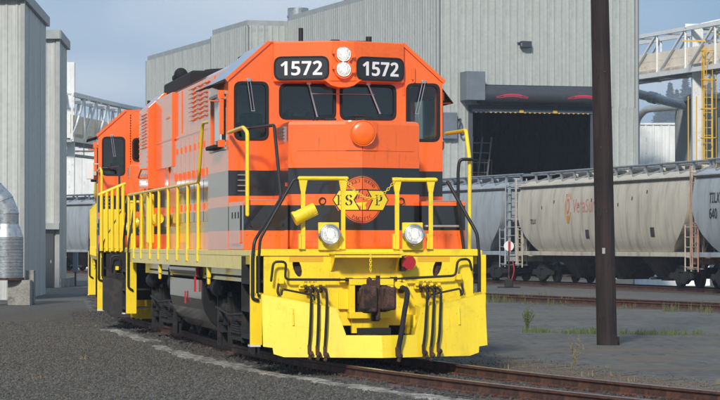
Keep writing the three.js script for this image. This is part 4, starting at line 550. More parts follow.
function makeLocomotive(name, label, pos, yaw, o) {
  const R = thing(name, label, 'locomotive', pos, yaw, 'coupled orange locomotives');
  const LEN = 17.4, Z = (u) => -u;
  // frame and deck
  mesh('deck', [span(-1.55, 1.55, 1.42, 1.5, 0, -LEN, 0.01)], M.yellow, R);
  for (const s of [-1, 1]) mesh('side_sill', [span(s * 1.5, s * 1.545, 1.24, 1.425, -1.0, -LEN + 1), span(s * 1.5, s * 1.545, 1.31, 1.425, -0.3, -1.0), box(s * 1.3, 1.2, -LEN / 2, 0.1, 0.3, LEN - 4)], M.yellow, R);
  mesh('centre_sill', [span(-0.5, 0.5, 0.95, 1.42, -0.4, -LEN + 0.4), span(-1.2, 1.2, 1.2, 1.42, -0.5, -LEN + 0.5)], M.under, R);
  // both ends: pilot plate, step panels, plow, coupler
  const slot = (x) => { const p = new THREE.Path(); p.absellipse(x, 1.27, 0.055, 0.13, 0, Math.PI * 2, true, 0.3 * -Math.sign(x)); p.isPath = true; return p; };
  for (const e of [1, -1]) {
    const E = e > 0 ? R : new THREE.Group(); if (e < 0) { E.name = 'rear_end'; E.position.z = -LEN; E.rotation.y = Math.PI; R.add(E); }
    const plate = poly([[-1.42, 0.5], [1.42, 0.5], [1.42, 1.44], [-1.42, 1.44]], [slot(-0.97), slot(0.93), [[-0.16, 0.74], [0.16, 0.74], [0.16, 1.0], [-0.16, 1.0]]]);
    const pm = o.pilot ?? M.yellow;
    mesh('pilot_backing', span(-1.41, 1.41, 0.5, 1.4, -0.2, -0.18), M.under, E);
    mesh('pilot_plate', ext(plate, 0.03).translate(0, 0, -0.02), pm, E);
    mesh('slot_pocket', [box(-0.97, 1.27, -0.12, 0.2, 0.34, 0.1), box(0.93, 1.27, -0.12, 0.2, 0.34, 0.1)], M.rust, E);
    mesh('drop_step', [span(-0.55, 0.4, 1.445, 1.485, 0.02, 0.36, 0.008), slab([-0.53, 1.444, 0.02], [-0.53, 1.22, 0.02], [-0.51, 1.22, 0.02], [-0.51, 1.444, 0.32], 0.012), slab([0.36, 1.444, 0.32], [0.36, 1.22, 0.02], [0.38, 1.22, 0.02], [0.38, 1.444, 0.02], 0.012), box(-0.075, 1.42, 0.33, 0.9, 0.03, 0.03)], M.yellow, E);
    mesh('deck_edge', [span(-1.5, 1.5, 1.425, 1.515, 0.001, 0.03, 0.006)], M.yellow, E);
    for (const s of [-1, 1]) {
      const w = new THREE.Group(); w.name = 'step_well'; E.add(w);
      mesh('step_panel', [span(s * 1.44, s * 1.6, 0.25, 0.93, -0.03, 0.0), span(s * 1.52, s * 1.6, 0.9, 1.44, -0.03, 0.0)], e < 0 ? M.under : M.yellow, w);
      mesh('step_panel', span(s * 1.4, s * 1.6, 0.25, 1.42, -0.82, -0.79), e < 0 ? M.yellow : M.under, w);
      for (const y of [0.34, 0.7, 1.07]) mesh('tread', span(s * 1.12, s * 1.58, y, y + 0.03, -0.03, -0.79), M.under, w);
      mesh('tread_edge', [0.34, 0.7, 1.07].map((y) => span(s * 1.58, s * 1.605, y - 0.02, y + 0.035, -0.032, -0.788)), M.under, w);
      mesh('toe_plate', span(s * 1.46, s * 1.6, 0.225, 0.248, -0.2, 0.01), M.white, w);
    }
    // plow: two swept and raked halves
    const pz = (x, y) => 0.34 + 0.42 * (1 - Math.abs(x) / 1.5) + 0.2 * (0.95 - y);
    for (const s of [-1, 1]) {
      const P = [[0, 0.395], [0.46, 0.395], [0.57, 0.75], [1.5, 0.93], [1.5, 0.245], [1.38, 0.23], [1.37, 0.15], [1.24, 0.11], [0, 0.105]].map(([x, y]) => [x * s, y]);
      if (s < 0) P.reverse();
      const g = ext(poly(P), 0.02), p = g.attributes.position; for (let i = 0; i < p.count; i++) p.setZ(i, p.getZ(i) + pz(p.getX(i), p.getY(i))); g.computeVertexNormals();
      const fl = [];
      const top = [V(s * 1.5, 0.93, pz(1.5, 0.93) + 0.022), V(s * 0.57, 0.75, pz(0.57, 0.75) + 0.022)], back = [V(s * 1.5, 0.945, 0.13), V(s * 0.57, 0.775, 0.25)];
      fl.push(s < 0 ? slab(top[0], top[1], back[1], back[0], 0.018) : slab(top[1], top[0], back[0], back[1], 0.018));
      fl.push(slab([s * 0.46, 0.395, pz(0.46, 0.395)], [s * 0.57, 0.75, pz(0.57, 0.75)], [s * 0.57, 0.75, 0.05], [s * 0.46, 0.395, 0.05], 0.015));
      const pl = mesh('plow_wing', [g, ...fl], pm, E);
      const hz = (x, y) => pz(x, y) + 0.022;
      mesh('plow_patch', [slab([s * 1.1, 0.52, hz(1.1, 0.52)], [s * 0.72, 0.47, hz(0.72, 0.47)], [s * 0.72, 0.68, hz(0.72, 0.68)], [s * 1.1, 0.73, hz(1.1, 0.73)], s > 0 ? -0.01 : 0.01), cyl(V(s * 1.11, 0.52, hz(1.1, 0.5)), V(s * 1.11, 0.74, hz(1.1, 0.74)), 0.014)], pm, pl);
      mesh('plow_bracket', [box(s * 1.1, 0.55, 0.22, 0.03, 0.5, 0.4), box(s * 0.5, 0.5, 0.3, 0.03, 0.3, 0.55)], M.yellow, pl);
    }
    mesh('draft_box', [span(-0.3, -0.22, 0.66, 1.12, 0.01, 0.16), span(0.22, 0.3, 0.66, 1.12, 0.01, 0.16), span(-0.3, 0.3, 1.04, 1.12, 0.01, 0.17), span(-0.3, 0.3, 0.6, 0.68, 0.01, 0.2), span(-0.42, -0.3, 0.72, 0.98, 0.01, 0.07), span(-0.25, 0.25, 0.4, 0.6, 0.02, 0.1)], M.yellow, E);
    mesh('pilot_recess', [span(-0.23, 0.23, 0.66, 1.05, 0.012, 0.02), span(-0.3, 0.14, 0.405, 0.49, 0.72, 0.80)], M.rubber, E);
    makeCoupler(E, 0.52, -0.05, e > 0 ? 0.06 : 0, 1);
    // uncoupling lever, grab irons
    const lv = (pts) => pts.map(([x, y]) => [x, y, 0.14]);
    mesh('uncoupling_lever', [pipe(lv([[-1.34, 1.1], [-1.31, 1.35], [-1.14, 1.35], [-1.155, 1.115], [-0.3, 1.11], [0.32, 1.12], [1.15, 1.16], [1.18, 1.375], [1.34, 1.385], [1.37, 1.24]]), 0.017), pipe([[-0.05, 1.11, 0.14], [-0.05, 1.14, 0.3], [-0.03, 1.0, 0.66]], 0.015), box(-0.29, 1.11, 0.12, 0.09, 0.05, 0.06), box(0.31, 1.12, 0.12, 0.09, 0.05, 0.06)], M.blackPipe, E);
    mesh('lever_bracket', [-1.2, -0.38, 0.38, 1.2].map((x) => rbox(x, 1.12 + x * 0.02, 0.08, 0.07, 0.08, 0.14, 0.01)), M.yellow, E);
    for (const s of [-1, 1]) mesh('grab_iron', [pipe([[s * 1.21, 0.92, 0.2], [s * 1.2, 0.99, 0.2], [s * 0.78, 0.905, 0.2], [s * 0.77, 0.85, 0.2]], 0.014), pipe([[s * 1.24, 1.05, 0.12], [s * 1.25, 0.95, 0.13], [s * 1.22, 0.88, 0.14]], 0.017, { smooth: true })], M.blackPipe, E);
    // hoses
    const hose = (x0, x1, y1, r = 0.018) => {
      const zf = pz(x1, y1) + 0.07, h = mesh('air_hose', pipe([[x0, 1.0, 0.12], [x0, 1.0, 0.3], [x0 + (x1 - x0) * 0.15, 0.93, pz(x0, 0.8) + 0.02], [x0 + (x1 - x0) * 0.45, 0.7, pz(x0, 0.7) + 0.1], [x0 + (x1 - x0) * 0.8, 0.42, zf - 0.005], [x1, y1 + 0.08, zf]], r, { smooth: true }), M.rubber, E);
      mesh('hose_coupling', [cyl(V(x1, y1 + 0.1, zf), V(x1, y1 - 0.02, zf), r * 1.25, r * 1.1, 8), rbox(x1 + 0.02, y1 - 0.01, zf + 0.01, 0.07, 0.06, 0.06, 0.02, 0, 0, 0.5), rbox(x1 + 0.01, y1 - 0.06, zf, 0.045, 0.07, 0.05, 0.015, 0, 0, -0.3), cyl(V(x0, 1.03, 0.08), V(x0, 0.95, 0.14), r * 1.3)], M.rust, h);
    };
    hose(-0.87, -0.93, 0.17); hose(-0.78, -0.83, 0.16); hose(-0.67, -0.735, 0.15); hose(0.68, 0.565, 0.17); hose(0.775, 0.67, 0.14); hose(0.87, 0.775, 0.19);
    hose(0.41, 0.21, 0.14, 0.034);
    for (const s of [-1, 1]) mesh('hose_manifold', [rbox(s * 0.78, 1.01, 0.05, 0.36, 0.055, 0.08, 0.01), ...[-0.15, -0.05, 0.05, 0.15].map((d) => rbox(s * 0.78 + d, 1.045, 0.1, 0.045, 0.04, 0.06, 0.01))], M.yellow, E);
    mesh('brake_valve', [rbox(0.42, 1.02, 0.08, 0.14, 0.1, 0.14, 0.03), cyl(V(0.36, 1.04, 0.1), V(0.36, 1.04, 0.2), 0.05, 0.05, 10), box(0.5, 1.02, 0.14, 0.012, 0.16, 0.012, 0, 0, 0.5)], M.yellow, E);
    // platform handrails
    const post = (x) => mesh('handrail_post', [box(x, 1.99, 0.05, 0.055, 0.95, 0.035), slab([x - 0.065, 2.47, 0.07], [x - 0.03, 2.28, 0.07], [x + 0.03, 2.28, 0.07], [x + 0.065, 2.47, 0.07], 0.05), box(x - 0.045, 1.62, 0.05, 0.03, 0.2, 0.07)], M.yellow, E);
    [-0.9, -0.36, 0.37, 0.83].forEach(post);
    mesh('handrail', pipe([[-0.95, 2.455, 0.06], [-0.31, 2.455, 0.06]], 0.027), M.yellow, E);
    mesh('handrail', pipe([[0.33, 2.44, 0.06], [0.9, 2.44, 0.06]], 0.027), M.yellow, E);
    const links = []; for (let k = 0; k <= 26; k++) { const t = k / 26, x = mix(-0.33, 0.35, t), y = 2.45 - 0.26 * (1 - (2 * t - 1) ** 2); const l = new THREE.TorusGeometry(0.016, 0.004, 5, 8); l.scale(1.4, 1, 1); l.rotateX(k % 2 ? Math.PI / 2 : 0); l.rotateZ(-0.9 * Math.cos(Math.PI * t)); links.push(l.translate(x, y, 0.08)); }
    for (let k = 0; k < 8; k++) { const l = new THREE.TorusGeometry(0.015, 0.005, 5, 8); l.scale(1, 1.4, 1); l.rotateY(k % 2 ? Math.PI / 2 : 0); links.push(l.translate(-0.06, 1.42 - k * 0.028, 0.43)); }
    mesh('safety_chain', links, M.yellow, E);
    if (e > 0) {
      for (const x of [-0.557, 0.58]) { const L = new THREE.Group(); L.name = 'ditch_light'; R.add(L); mesh('mount_plate', rbox(x, 1.685, 0.05, 0.28, 0.37, 0.05, 0.01), M.yellow, L); lamp(L, 'lamp', x, 1.71, 0.09, 0.105); }
      mesh('jumper_receptacle', [cyl(V(-1.02, 1.92, 0.13), V(-0.75, 2.05, 0.13), 0.088, 0.088, 18), cyl(V(-1.035, 1.913, 0.13), V(-1.0, 1.93, 0.13), 0.098, 0.098, 18), box(-0.9, 1.98, 0.08, 0.06, 0.1, 0.06)], M.yellow, R);
      const mk = mesh('marker_light', [cyl(V(0.5, 1.335, 0.0), V(0.5, 1.335, 0.2), 0.1, 0.1, 20), span(0.41, 0.46, 1.22, 1.3, 0.005, 0.2)], M.under, R); mesh('lens', cyl(V(0.5, 1.335, 0.2), V(0.5, 1.335, 0.235), 0.1, 0.088, 20), M.redLens, mk);
      const fp = std({ color: lin(0.78, 0.42, 0.02), roughness: 0.5 });
      mesh('orange_patch', [span(-1.08, -0.62, 1.345, 1.43, 0.011, 0.0125), span(0.66, 1.1, 1.345, 1.43, 0.011, 0.0125)], fp, R);
      for (const s of [-1, 1]) { const t = canvasTex(256, 32, (c) => { c.fillStyle = '#e6cc26'; c.fillRect(0, 0, 256, 32); c.fillStyle = '#2a2616'; c.font = 'bold 26px sans-serif'; c.textBaseline = 'middle'; c.fillText('MR  BC  ACT', 44, 17); }); const g = new THREE.PlaneGeometry(0.3, 0.0375); mesh('stencil', g.translate(s * 0.78, 1.08, 0.0125), std({ map: t, roughness: 0.5 }), R, 'keep'); }
    }
  }
  // stair handrails at the front corners
  mesh('stair_handrail', pipe([[-1.52, 3.2, -1.95], [-1.3, 3.2, -1.9], [-1.14, 3.2, -0.9], [-1.13, 2.2, -0.35], [-1.545, 1.62, 0.01], [-1.57, 1.4, 0.02], [-1.57, 0.86, 0.02], [-1.5, 0.84, 0.02]], 0.023), M.blackPipe, R);
  mesh('stair_handrail', pipe([[-0.95, 2.44, 0.03], [-1.02, 2.44, 0.03], [-1.47, 1.65, 0.03], [-1.49, 1.4, 0.035], [-1.49, 0.9, 0.035]], 0.02), M.blackPipe, R);
  mesh('stair_handrail', pipe([[1.62, 2.75, -0.9], [1.44, 2.75, -0.9], [1.42, 2.6, -0.9], [1.42, 2.1, -0.9], [1.5, 1.51, -0.9]], 0.023), M.blackPipe, R);
  mesh('stair_handrail', pipe([[1.12, 2.42, -0.2], [1.48, 1.72, 0.0], [1.5, 1.4, 0.02], [1.5, 0.9, 0.02]], 0.024), M.blackPipe, R);
  mesh('corner_handrail', pipe([[-1.55, 3.16, -2.4], [-1.52, 3.18, -1.2], [-1.5, 3.1, -0.95], [-1.5, 2.1, -0.95], [-1.5, 1.98, -0.95]], 0.028), M.yellow, R);
  mesh('corner_handrail', pipe([[1.56, 3.16, -2.3], [1.6, 3.16, -1.2], [1.6, 2.75, -0.98], [1.6, 1.5, -0.98]], 0.028), M.yellow, R);
  // nose with a slight vee
  const ax = 0.05, az = 0.74, ez = 1.1, nx = 0.915;
  const nose = ext(poly([[-nx, 2.52], [-nx, ez], [ax, az], [nx, ez], [nx, 2.52]].map(([a, b]) => [a, b])), 1.77, 0.055); nose.rotateX(-Math.PI / 2); nose.translate(0, 1.5, 0);
  mesh('nose', nose, M.livery, R);
  // face frames on the vee: t metres sideways from the fold, y height, off metres proud
  const dl = V(-(nx + ax), 0, -(ez - az)).normalize(), dr = V(nx - ax, 0, -(ez - az)).normalize();
  const onNose = (t, y, off) => { const d = t < 0 ? dl : dr, n = t < 0 ? V(d.z, 0, -d.x) : V(-d.z, 0, d.x); return V(ax, 0, -az).addScaledVector(d, Math.abs(t)).addScaledVector(n, off).setY(y); };
  if (o.number) {
    const map = canvasTex(1024, 1024, (c, W) => {
      const k = W / 0.9, X = (m) => W / 2 + m * k, Y = (m) => W / 2 - m * k, ink = '#191a1c', yel = '#f6d81c', org = '#f2681c';
      c.fillStyle = org; c.fillRect(0, 0, W, W);
      c.strokeStyle = ink; c.lineWidth = 0.009 * k; for (const r of [0.322, 0.302]) { c.beginPath(); c.arc(X(0), Y(0), r * k, 0, 7); c.stroke(); }
      c.fillStyle = ink; c.font = 'bold ' + Math.round(0.066 * k) + 'px serif'; c.textAlign = 'center'; c.textBaseline = 'middle';
      const arc = (s, r, a0, a1, flip) => { [...s].forEach((ch, i) => { const a = mix(a0, a1, i / (s.length - 1)); c.save(); c.translate(X(Math.sin(a) * r), Y(Math.cos(a) * r)); c.rotate(flip ? a + Math.PI : a); c.fillText(ch, 0, 0); c.restore(); }); };
      arc('PUGET SOUND', 0.262, -0.78, 0.78, false); arc('PACIFIC', 0.262, Math.PI + 0.5, Math.PI - 0.5, true);
      const P = (pts, f) => { c.beginPath(); pts.forEach(([x, y], i) => (i ? c.lineTo(X(x), Y(y)) : c.moveTo(X(x), Y(y)))); c.closePath(); c.fillStyle = f; c.fill(); c.strokeStyle = ink; c.lineWidth = 0.016 * k; c.stroke(); };
      P([[-0.04, 0.137], [0.08, 0.137], [0.17, 0], [0.085, -0.145], [-0.035, -0.145], [-0.12, 0]], org);
      P([[-0.41, 0], [-0.325, 0.13], [-0.03, 0.13], [-0.115, 0], [-0.03, -0.145], [-0.315, -0.145]], yel);
      P([[0.42, 0], [0.325, 0.13], [0.08, 0.13], [0.165, 0], [0.085, -0.145], [0.335, -0.145]], yel);
      c.fillStyle = yel; c.beginPath(); c.moveTo(X(-0.09), Y(-0.045)); c.quadraticCurveTo(X(0.0), Y(-0.03), X(0.08), Y(-0.03)); c.quadraticCurveTo(X(0.02), Y(-0.075), X(0.06), Y(-0.1)); c.lineTo(X(0.05), Y(-0.135)); c.lineTo(X(-0.02), Y(-0.135)); c.quadraticCurveTo(X(0.0), Y(-0.085), X(-0.05), Y(-0.08)); c.fill();
      c.strokeStyle = ink; c.lineWidth = 0.012 * k; for (let i = 0; i < 7; i++) { const x = -0.08 + i * 0.035; c.beginPath(); c.moveTo(X(x - 0.012), Y(0.0 + 0.012 * (i % 3))); c.lineTo(X(x + 0.008), Y(0.055 + 0.012 * ((i * 2) % 3))); c.stroke(); }
      c.fillStyle = ink; c.font = 'bold ' + Math.round(0.2 * k) + 'px serif'; c.fillText('P', X(-0.3), Y(-0.008)); c.fillText('S', X(-0.185), Y(-0.008)); c.fillText('P', X(0.265), Y(-0.008));
      c.fillStyle = yel; c.fillRect(X(-0.318), Y(0.1), 0.011 * k, 0.2 * k); c.fillRect(X(-0.19), Y(0.1), 0.009 * k, 0.2 * k); c.fillRect(X(0.247), Y(0.1), 0.011 * k, 0.2 * k);
    });
    const half = (s) => {                                                     // outline of circle and arrow together
      const pts = [], R0 = 0.328; const tipX = s < 0 ? 0.415 : 0.425;
      pts.push([0, R0]); for (let a = 0.1; a < 1.15; a += 0.1) pts.push([Math.sin(a) * R0, Math.cos(a) * R0]);
      pts.push([0.3, 0.137], [0.33, 0.137], [tipX, 0], [0.335, -0.15], [0.29, -0.15]);
      for (let a = 2.05; a < 3.1; a += 0.1) pts.push([Math.sin(a) * R0, Math.cos(a) * R0]); pts.push([0, -R0]);
      const g = new THREE.ShapeGeometry(poly(pts)), p = g.attributes.position, uv = g.attributes.uv;
      for (let i = 0; i < p.count; i++) { const t = s * p.getX(i), y = p.getY(i); uv.setXY(i, 0.5 + t / 0.9, 0.5 + y / 0.9); const q = onNose(t === 0 ? s * 1e-6 : t, y + 2.187, 0.004); p.setXYZ(i, q.x, q.y, q.z); }
      g.deleteAttribute('normal'); g.computeVertexNormals(); return g;
    };
    mesh('emblem', [half(-1), half(1)], phys({ map, roughness: 0.4, clearcoat: 0.8, clearcoatRoughness: 0.1 }), R, 'keep').userData.label = 'round orange emblem with yellow arrows lettered PS and P';
  }
  { // plated-over nose headlight, and the small things on the nose
    const c = onNose(0.0001, 3.075, 0), pl = [];
    for (const s of [-1, 1]) { const q = [[0, 2.86], [0.23, 2.86], [0.23, 3.25], [0, 3.25]].map(([t, y]) => onNose(s * (t + 1e-5), y, 0.02)); pl.push(s > 0 ? slab(...q, 0.02) : slab(q[1], q[0], q[3], q[2], 0.014)); }
    const np = mesh('headlight_cover', pl, M.orange, R);
    const dome = new THREE.LatheGeometry([[0.17, -0.09], [0.165, -0.01], [0.155, 0.012], [0.1, 0.03], [0.001, 0.036]].map(([a, b]) => new THREE.Vector2(a, b)), 28); dome.rotateX(Math.PI / 2); dome.translate(c.x, c.y + 0.015, c.z + 0.06); mesh('dome', dome, M.orange, np);
    mesh('dome_ring', new THREE.TorusGeometry(0.172, 0.008, 6, 28).translate(c.x, c.y + 0.015, c.z + 0.055), M.orange, np);
    mesh('nose_vent', [span(-0.93, -0.912, 2.98, 3.2, -1.35, -1.9), ...[0, 1, 2, 3, 4].map((k) => box(-0.935, 3.01 + k * 0.045, -1.62, 0.012, 0.02, 0.5))], M.chrome, R);
    mesh('nose_hinge', [box(-0.925, 2.7, -1.2, 0.03, 0.05, 0.05), box(-0.925, 2.4, -1.2, 0.03, 0.05, 0.05)], M.orange, R);
    const lab = canvasTex(64, 256, (c2) => { c2.fillStyle = '#e8e4e0'; c2.fillRect(0, 0, 64, 256); c2.fillStyle = '#b02030'; c2.fillRect(20, 20, 24, 60); c2.fillRect(14, 180, 36, 50); c2.fillStyle = '#ee6a20'; c2.fillRect(0, 120, 64, 26); });
    mesh('warning_label', new THREE.PlaneGeometry(0.05, 0.24).translate(1.0, 2.78, -2.494), std({ map: lab, roughness: 0.5 }), R, 'keep');
  }
  mesh('weld_seam', [...[2.86, 1.62].map((y) => { const q = [-0.9, -0.02].map((t) => onNose(t, y, 0.003)); return pipe(q, 0.005, { seg: 5 }); }), pipe([onNose(0.02, 2.86, 0.003), onNose(0.84, 2.86, 0.003)], 0.004, { seg: 5 }), pipe([onNose(-0.001, 1.52, 0.002), onNose(-0.001, 2.86, 0.002)], 0.005, { seg: 5 })], M.livery, R);
  each('tie_down_ring', [-0.55, 0.62].map((t) => { const p = onNose(t, 2.2, 0.02); return new THREE.TorusGeometry(0.045, 0.009, 6, 14).translate(p.x, p.y - 0.03, p.z); }), M.blackPipe, R);
  // boxes on either side of the nose
  for (const s of [-1, 1]) {
    const b = mesh('battery_box', span(s * 0.93, s * 1.545, 1.5, 2.17, -1.0, -2.5, 0.012), M.livery, R);
    mesh('tread_strip', span(s * 1.0, s * 1.5, 2.172, 2.184, -1.0, -1.12), M.steel, b);
    mesh('grab_iron', pipe(s < 0 ? [[-1.45, 1.86, -1.0], [-1.45, 1.82, -0.93], [-1.0, 1.82, -0.93], [-1.0, 1.86, -1.0]] : [[0.98, 1.83, -1.0], [0.98, 1.83, -0.95], [1.47, 1.83, -0.95], [1.47, 1.83, -1.0]], s < 0 ? 0.009 : 0.016), s < 0 ? M.blackPipe : M.steel, b);
    mesh('box_door', [rbox(s * 1.55, 1.86, -1.72, 0.02, 0.52, 0.95, 0.006), ...[-0.3, 0, 0.3].map((d) => box(s * 1.562, 1.98, -1.72 + d, 0.014, 0.09, 0.03)), box(s * 1.56, 1.6, -1.72, 0.02, 0.02, 0.95)], M.livery, b);
    mesh('rivet_row', [...Array(7).keys()].map((k) => new THREE.SphereGeometry(0.012, 6, 4).translate(s * (1.02 + k * 0.08), 1.71, -0.998)), M.orange, b);
  }
  mesh('cab_step', [0, 1, 2, 3].map((k) => span(-1.42, -1.3, 2.33 + k * 0.075, 2.342 + k * 0.075, -2.5, -2.43)), M.steel, R);
  // cab: open shell with windows
  const cab = new THREE.Group(); cab.name = 'cab'; R.add(cab);
  const winF = [[-1.44, 3.08, -1.0, 3.86], [-0.795, 3.38, -0.03, 3.835], [0.08, 3.38, 0.845, 3.835], [1.045, 3.08, 1.485, 3.86]];
  const fw = poly([[-1.55, 1.5], [1.55, 1.5], [1.55, 3.93], [0.97, 4.45], [-0.97, 4.45], [-1.55, 3.93]], winF.map(([a, b, c, d]) => rrect(a, b, c, d, 0.09)));
  mesh('front_wall', ext(fw, 0.06).translate(0, 0, -2.56), M.livery, cab);
  winF.forEach(([a, b, c, d], i) => {
    const ring = rrect(a - 0.03, b - 0.03, c + 0.03, d + 0.03, 0.11, THREE.Shape); ring.holes.push(rrect(a + 0.012, b + 0.012, c - 0.012, d - 0.012, 0.085));
    const w = mesh('window_gasket', ext(ring, 0.02, 0.006).translate(0, 0, -2.506), M.rubber, cab);
    mesh('window_pane', box((a + c) / 2, (b + d) / 2, -2.53, c - a, d - b, 0.006), M.glass, cab);
  });
  for (const s of [-1, 1]) {
    const sw = poly([[2.56, 1.5], [4.7, 1.5], [4.7, 3.93], [2.56, 3.93]], [[[2.75, 2.95], [2.75, 3.74], [4.45, 3.74], [4.45, 2.95]]]);
    const g = ext(sw, 0.06); g.rotateY(Math.PI / 2); g.translate(s > 0 ? 1.49 : -1.55, 0, 0); mesh('side_wall', g, M.livery, cab);
    mesh('side_window', [span(s * 1.5, s * 1.57, 3.72, 3.76, -2.73, -4.47), span(s * 1.5, s * 1.57, 2.93, 2.97, -2.73, -4.47), span(s * 1.5, s * 1.57, 2.97, 3.72, -3.58, -3.62)], M.steel, cab);
    mesh('window_pane', span(s * 1.515, s * 1.521, 2.95, 3.74, -2.75, -4.45), M.glass, cab);
    mesh('arm_rest', [rbox(s * 1.62, 2.98, -3.5, 0.14, 0.06, 0.9, 0.02)], M.rubber, cab);
    mesh('sash_shade', rbox(s * 1.585, 3.38, -3.3, 0.02, 0.62, 0.62, 0.006), M.white, cab);
    mesh('window_bracket', [box(s * 1.6, 3.72, -2.86, 0.1, 0.12, 0.05), box(s * 1.6, 3.02, -2.86, 0.1, 0.1, 0.05), box(s * 1.6, 3.4, -2.84, 0.06, 0.5, 0.03)], M.orange, cab);
    const vy = s > 0 ? 3.62 : 3.83, v = [[s * 1.56, 3.9, -2.85], [s * 1.56, 3.9, -4.35], [s * 1.78, vy, -4.35], [s * 1.78, vy, -2.85]];
    mesh('sun_visor', slab(...v, s > 0 ? 0.015 : -0.015), M.rust, cab);
    mesh('visor_arm', [cyl(V(s * 1.55, 3.62, -2.9), V(s * 1.76, 3.63, -2.9), 0.012)], M.orange, cab);
    mesh('roof_slope', slab(...(s < 0 ? [[-1.585, 3.93, -4.72], [-1.585, 3.93, -2.5], [-0.985, 4.462, -2.5], [-0.985, 4.462, -4.72]] : [[1.585, 3.93, -2.5], [1.585, 3.93, -4.72], [0.985, 4.462, -4.72], [0.985, 4.462, -2.5]]), 0.04), M.roofFilm, cab);
    mesh('roof_edge', slab(...(s < 0 ? [[-1.6, 3.922, -2.5], [-1.6, 3.922, -2.47], [-0.985, 4.47, -2.47], [-0.985, 4.47, -2.5]] : [[1.6, 3.922, -2.47], [1.6, 3.922, -2.5], [0.985, 4.47, -2.5], [0.985, 4.47, -2.47]]), 0.05), M.orange, cab);
  }
  mesh('roof', [span(-0.985, 0.985, 4.42, 4.463, -2.5, -4.72)], M.orange, cab);
  mesh('rear_wall', [span(-1.49, 1.49, 1.5, 3.93, -4.64, -4.7), ext(poly([[-1.49, 3.93], [1.49, 3.93], [0.97, 4.42], [-0.97, 4.42]]), 0.06).translate(0, 0, -4.7)], M.cabInside, cab);
  mesh('floor', span(-1.49, 1.49, 2.2, 2.26, -2.56, -4.64), M.cabInside, cab);
  for (const [x, z] of [[-1.05, -3.5], [1.0, -3.5], [0.1, -3.9]]) mesh('crew_seat', [rbox(x, 2.72, z, 0.5, 0.14, 0.5, 0.05), rbox(x, 3.05, z - 0.24, 0.48, 0.62, 0.14, 0.06), rbox(x, 3.4, z - 0.22, 0.34, 0.2, 0.13, 0.06), cyl(V(x, 2.26, z), V(x, 2.66, z), 0.06)], x < 0 ? M.seatGreen : M.rubber, cab);
  mesh('control_stand', [rbox(-0.55, 2.85, -3.2, 0.4, 1.2, 0.5, 0.03), rbox(-0.5, 3.44, -3.0, 0.5, 0.06, 0.12, 0.02), cyl(V(-0.62, 3.42, -2.9), V(-0.62, 3.5, -2.86), 0.05), cyl(V(-0.4, 3.42, -2.9), V(-0.4, 3.5, -2.86), 0.05)], M.rubber, cab);
  // wipers
  const wipe = (x0, y0, x1, y1, d = 0.02) => mesh('wiper', [pipe([[x0 - d, y0, -2.47], [x1 - d, y1, -2.475]], 0.007), pipe([[x0 + d, y0, -2.47], [x1 + d, y1, -2.475]], 0.007), box((x1), y1, -2.476, d * 2 + 0.02, 0.012, 0.012), rbox(x0, y0 + 0.015, -2.475, 0.07, 0.05, 0.05, 0.01)], M.chrome, cab);
  wipe(-1.26, 3.89, -1.2, 3.47); wipe(1.27, 3.89, 1.17, 3.45); wipe(-0.4, 3.86, -0.28, 3.4, 0.006); wipe(0.46, 3.86, 0.63, 3.45, 0.006);
  mesh('rain_strip', [pipe([[-0.35, 3.72, -2.47], [0.55, 3.72, -2.47]], 0.006)], M.steel, cab);
  mesh('grille_mount', [rbox(-0.12, 3.34, -2.3, 0.16, 0.05, 0.1, 0.01), rbox(0.3, 3.35, -2.28, 0.15, 0.06, 0.1, 0.01), rbox(0.3, 3.4, -2.28, 0.18, 0.03, 0.06, 0.01), cyl(V(-0.38, 3.27, -2.2), V(-0.38, 3.4, -2.2), 0.015), cyl(V(-0.33, 3.27, -2.2), V(-0.33, 3.38, -2.2), 0.015)], M.blackPipe, R);
  // brow with angled number boards and twin headlights
  const bw = o.brow ?? 0.94, cx = 0.03;
  const brow = ext(poly([[cx - bw, 2.5], [cx - bw, 2.43], [cx - 0.16, 2.12], [cx + 0.16, 2.12], [cx + bw, 2.43], [cx + bw, 2.5]].map(([x, u]) => [x, u])), 0.575, 0.02); brow.rotateX(-Math.PI / 2); brow.translate(0, 3.88, 0);
  mesh('number_board_housing', [brow, ext(poly([[-0.28, 0.04], [0.28, 0.04], [0.16, -0.05], [0.06, -0.075], [-0.06, -0.075], [-0.16, -0.05]]), 0.32, 0.01).translate(cx, 3.87, -2.46)], M.orange, cab);
  if (o.number) for (const s of [-1, 1]) {
    const a = V(cx + s * 0.16, 0, -2.12), b = V(cx + s * bw, 0, -2.43), d = V().subVectors(b, a), ry = Math.atan2(-d.z, d.x) + (s < 0 ? Math.PI : 0), mid = a.clone().lerp(b, 0.52);
    const nb = new THREE.Group(); nb.name = 'number_board'; nb.position.set(mid.x, 4.07, mid.z); nb.rotation.y = ry; cab.add(nb);
    mesh('board', ext(rrect(-0.385, -0.155, 0.385, 0.155, 0.11, THREE.Shape), 0.012, 0.004), M.blackPaint, nb);
    const fr = rrect(-0.4, -0.17, 0.4, 0.17, 0.12, THREE.Shape); fr.holes.push(rrect(-0.375, -0.145, 0.375, 0.145, 0.1)); mesh('frame', ext(fr, 0.018, 0.004), M.rubber, nb);
    const tg = textGeo(o.number, 0.2, 0.006); tg.scale(1.02, 1, 1); tg.translate(0, 0, 0.013); mesh('digits', tg, M.numberWhite, nb);
  }
  const hl = mesh('headlight_housing', [cyl(V(cx, 4.26, -2.13), V(cx, 4.26, -2.06), 0.135, 0.13, 20), cyl(V(cx, 4.045, -2.13), V(cx, 4.045, -2.06), 0.135, 0.13, 20), ...[4.26, 4.045].flatMap((y) => [box(cx - 0.14, y + 0.03, -2.08, 0.04, 0.05, 0.06), box(cx + 0.14, y - 0.02, -2.08, 0.04, 0.05, 0.06)])], M.orange, cab);
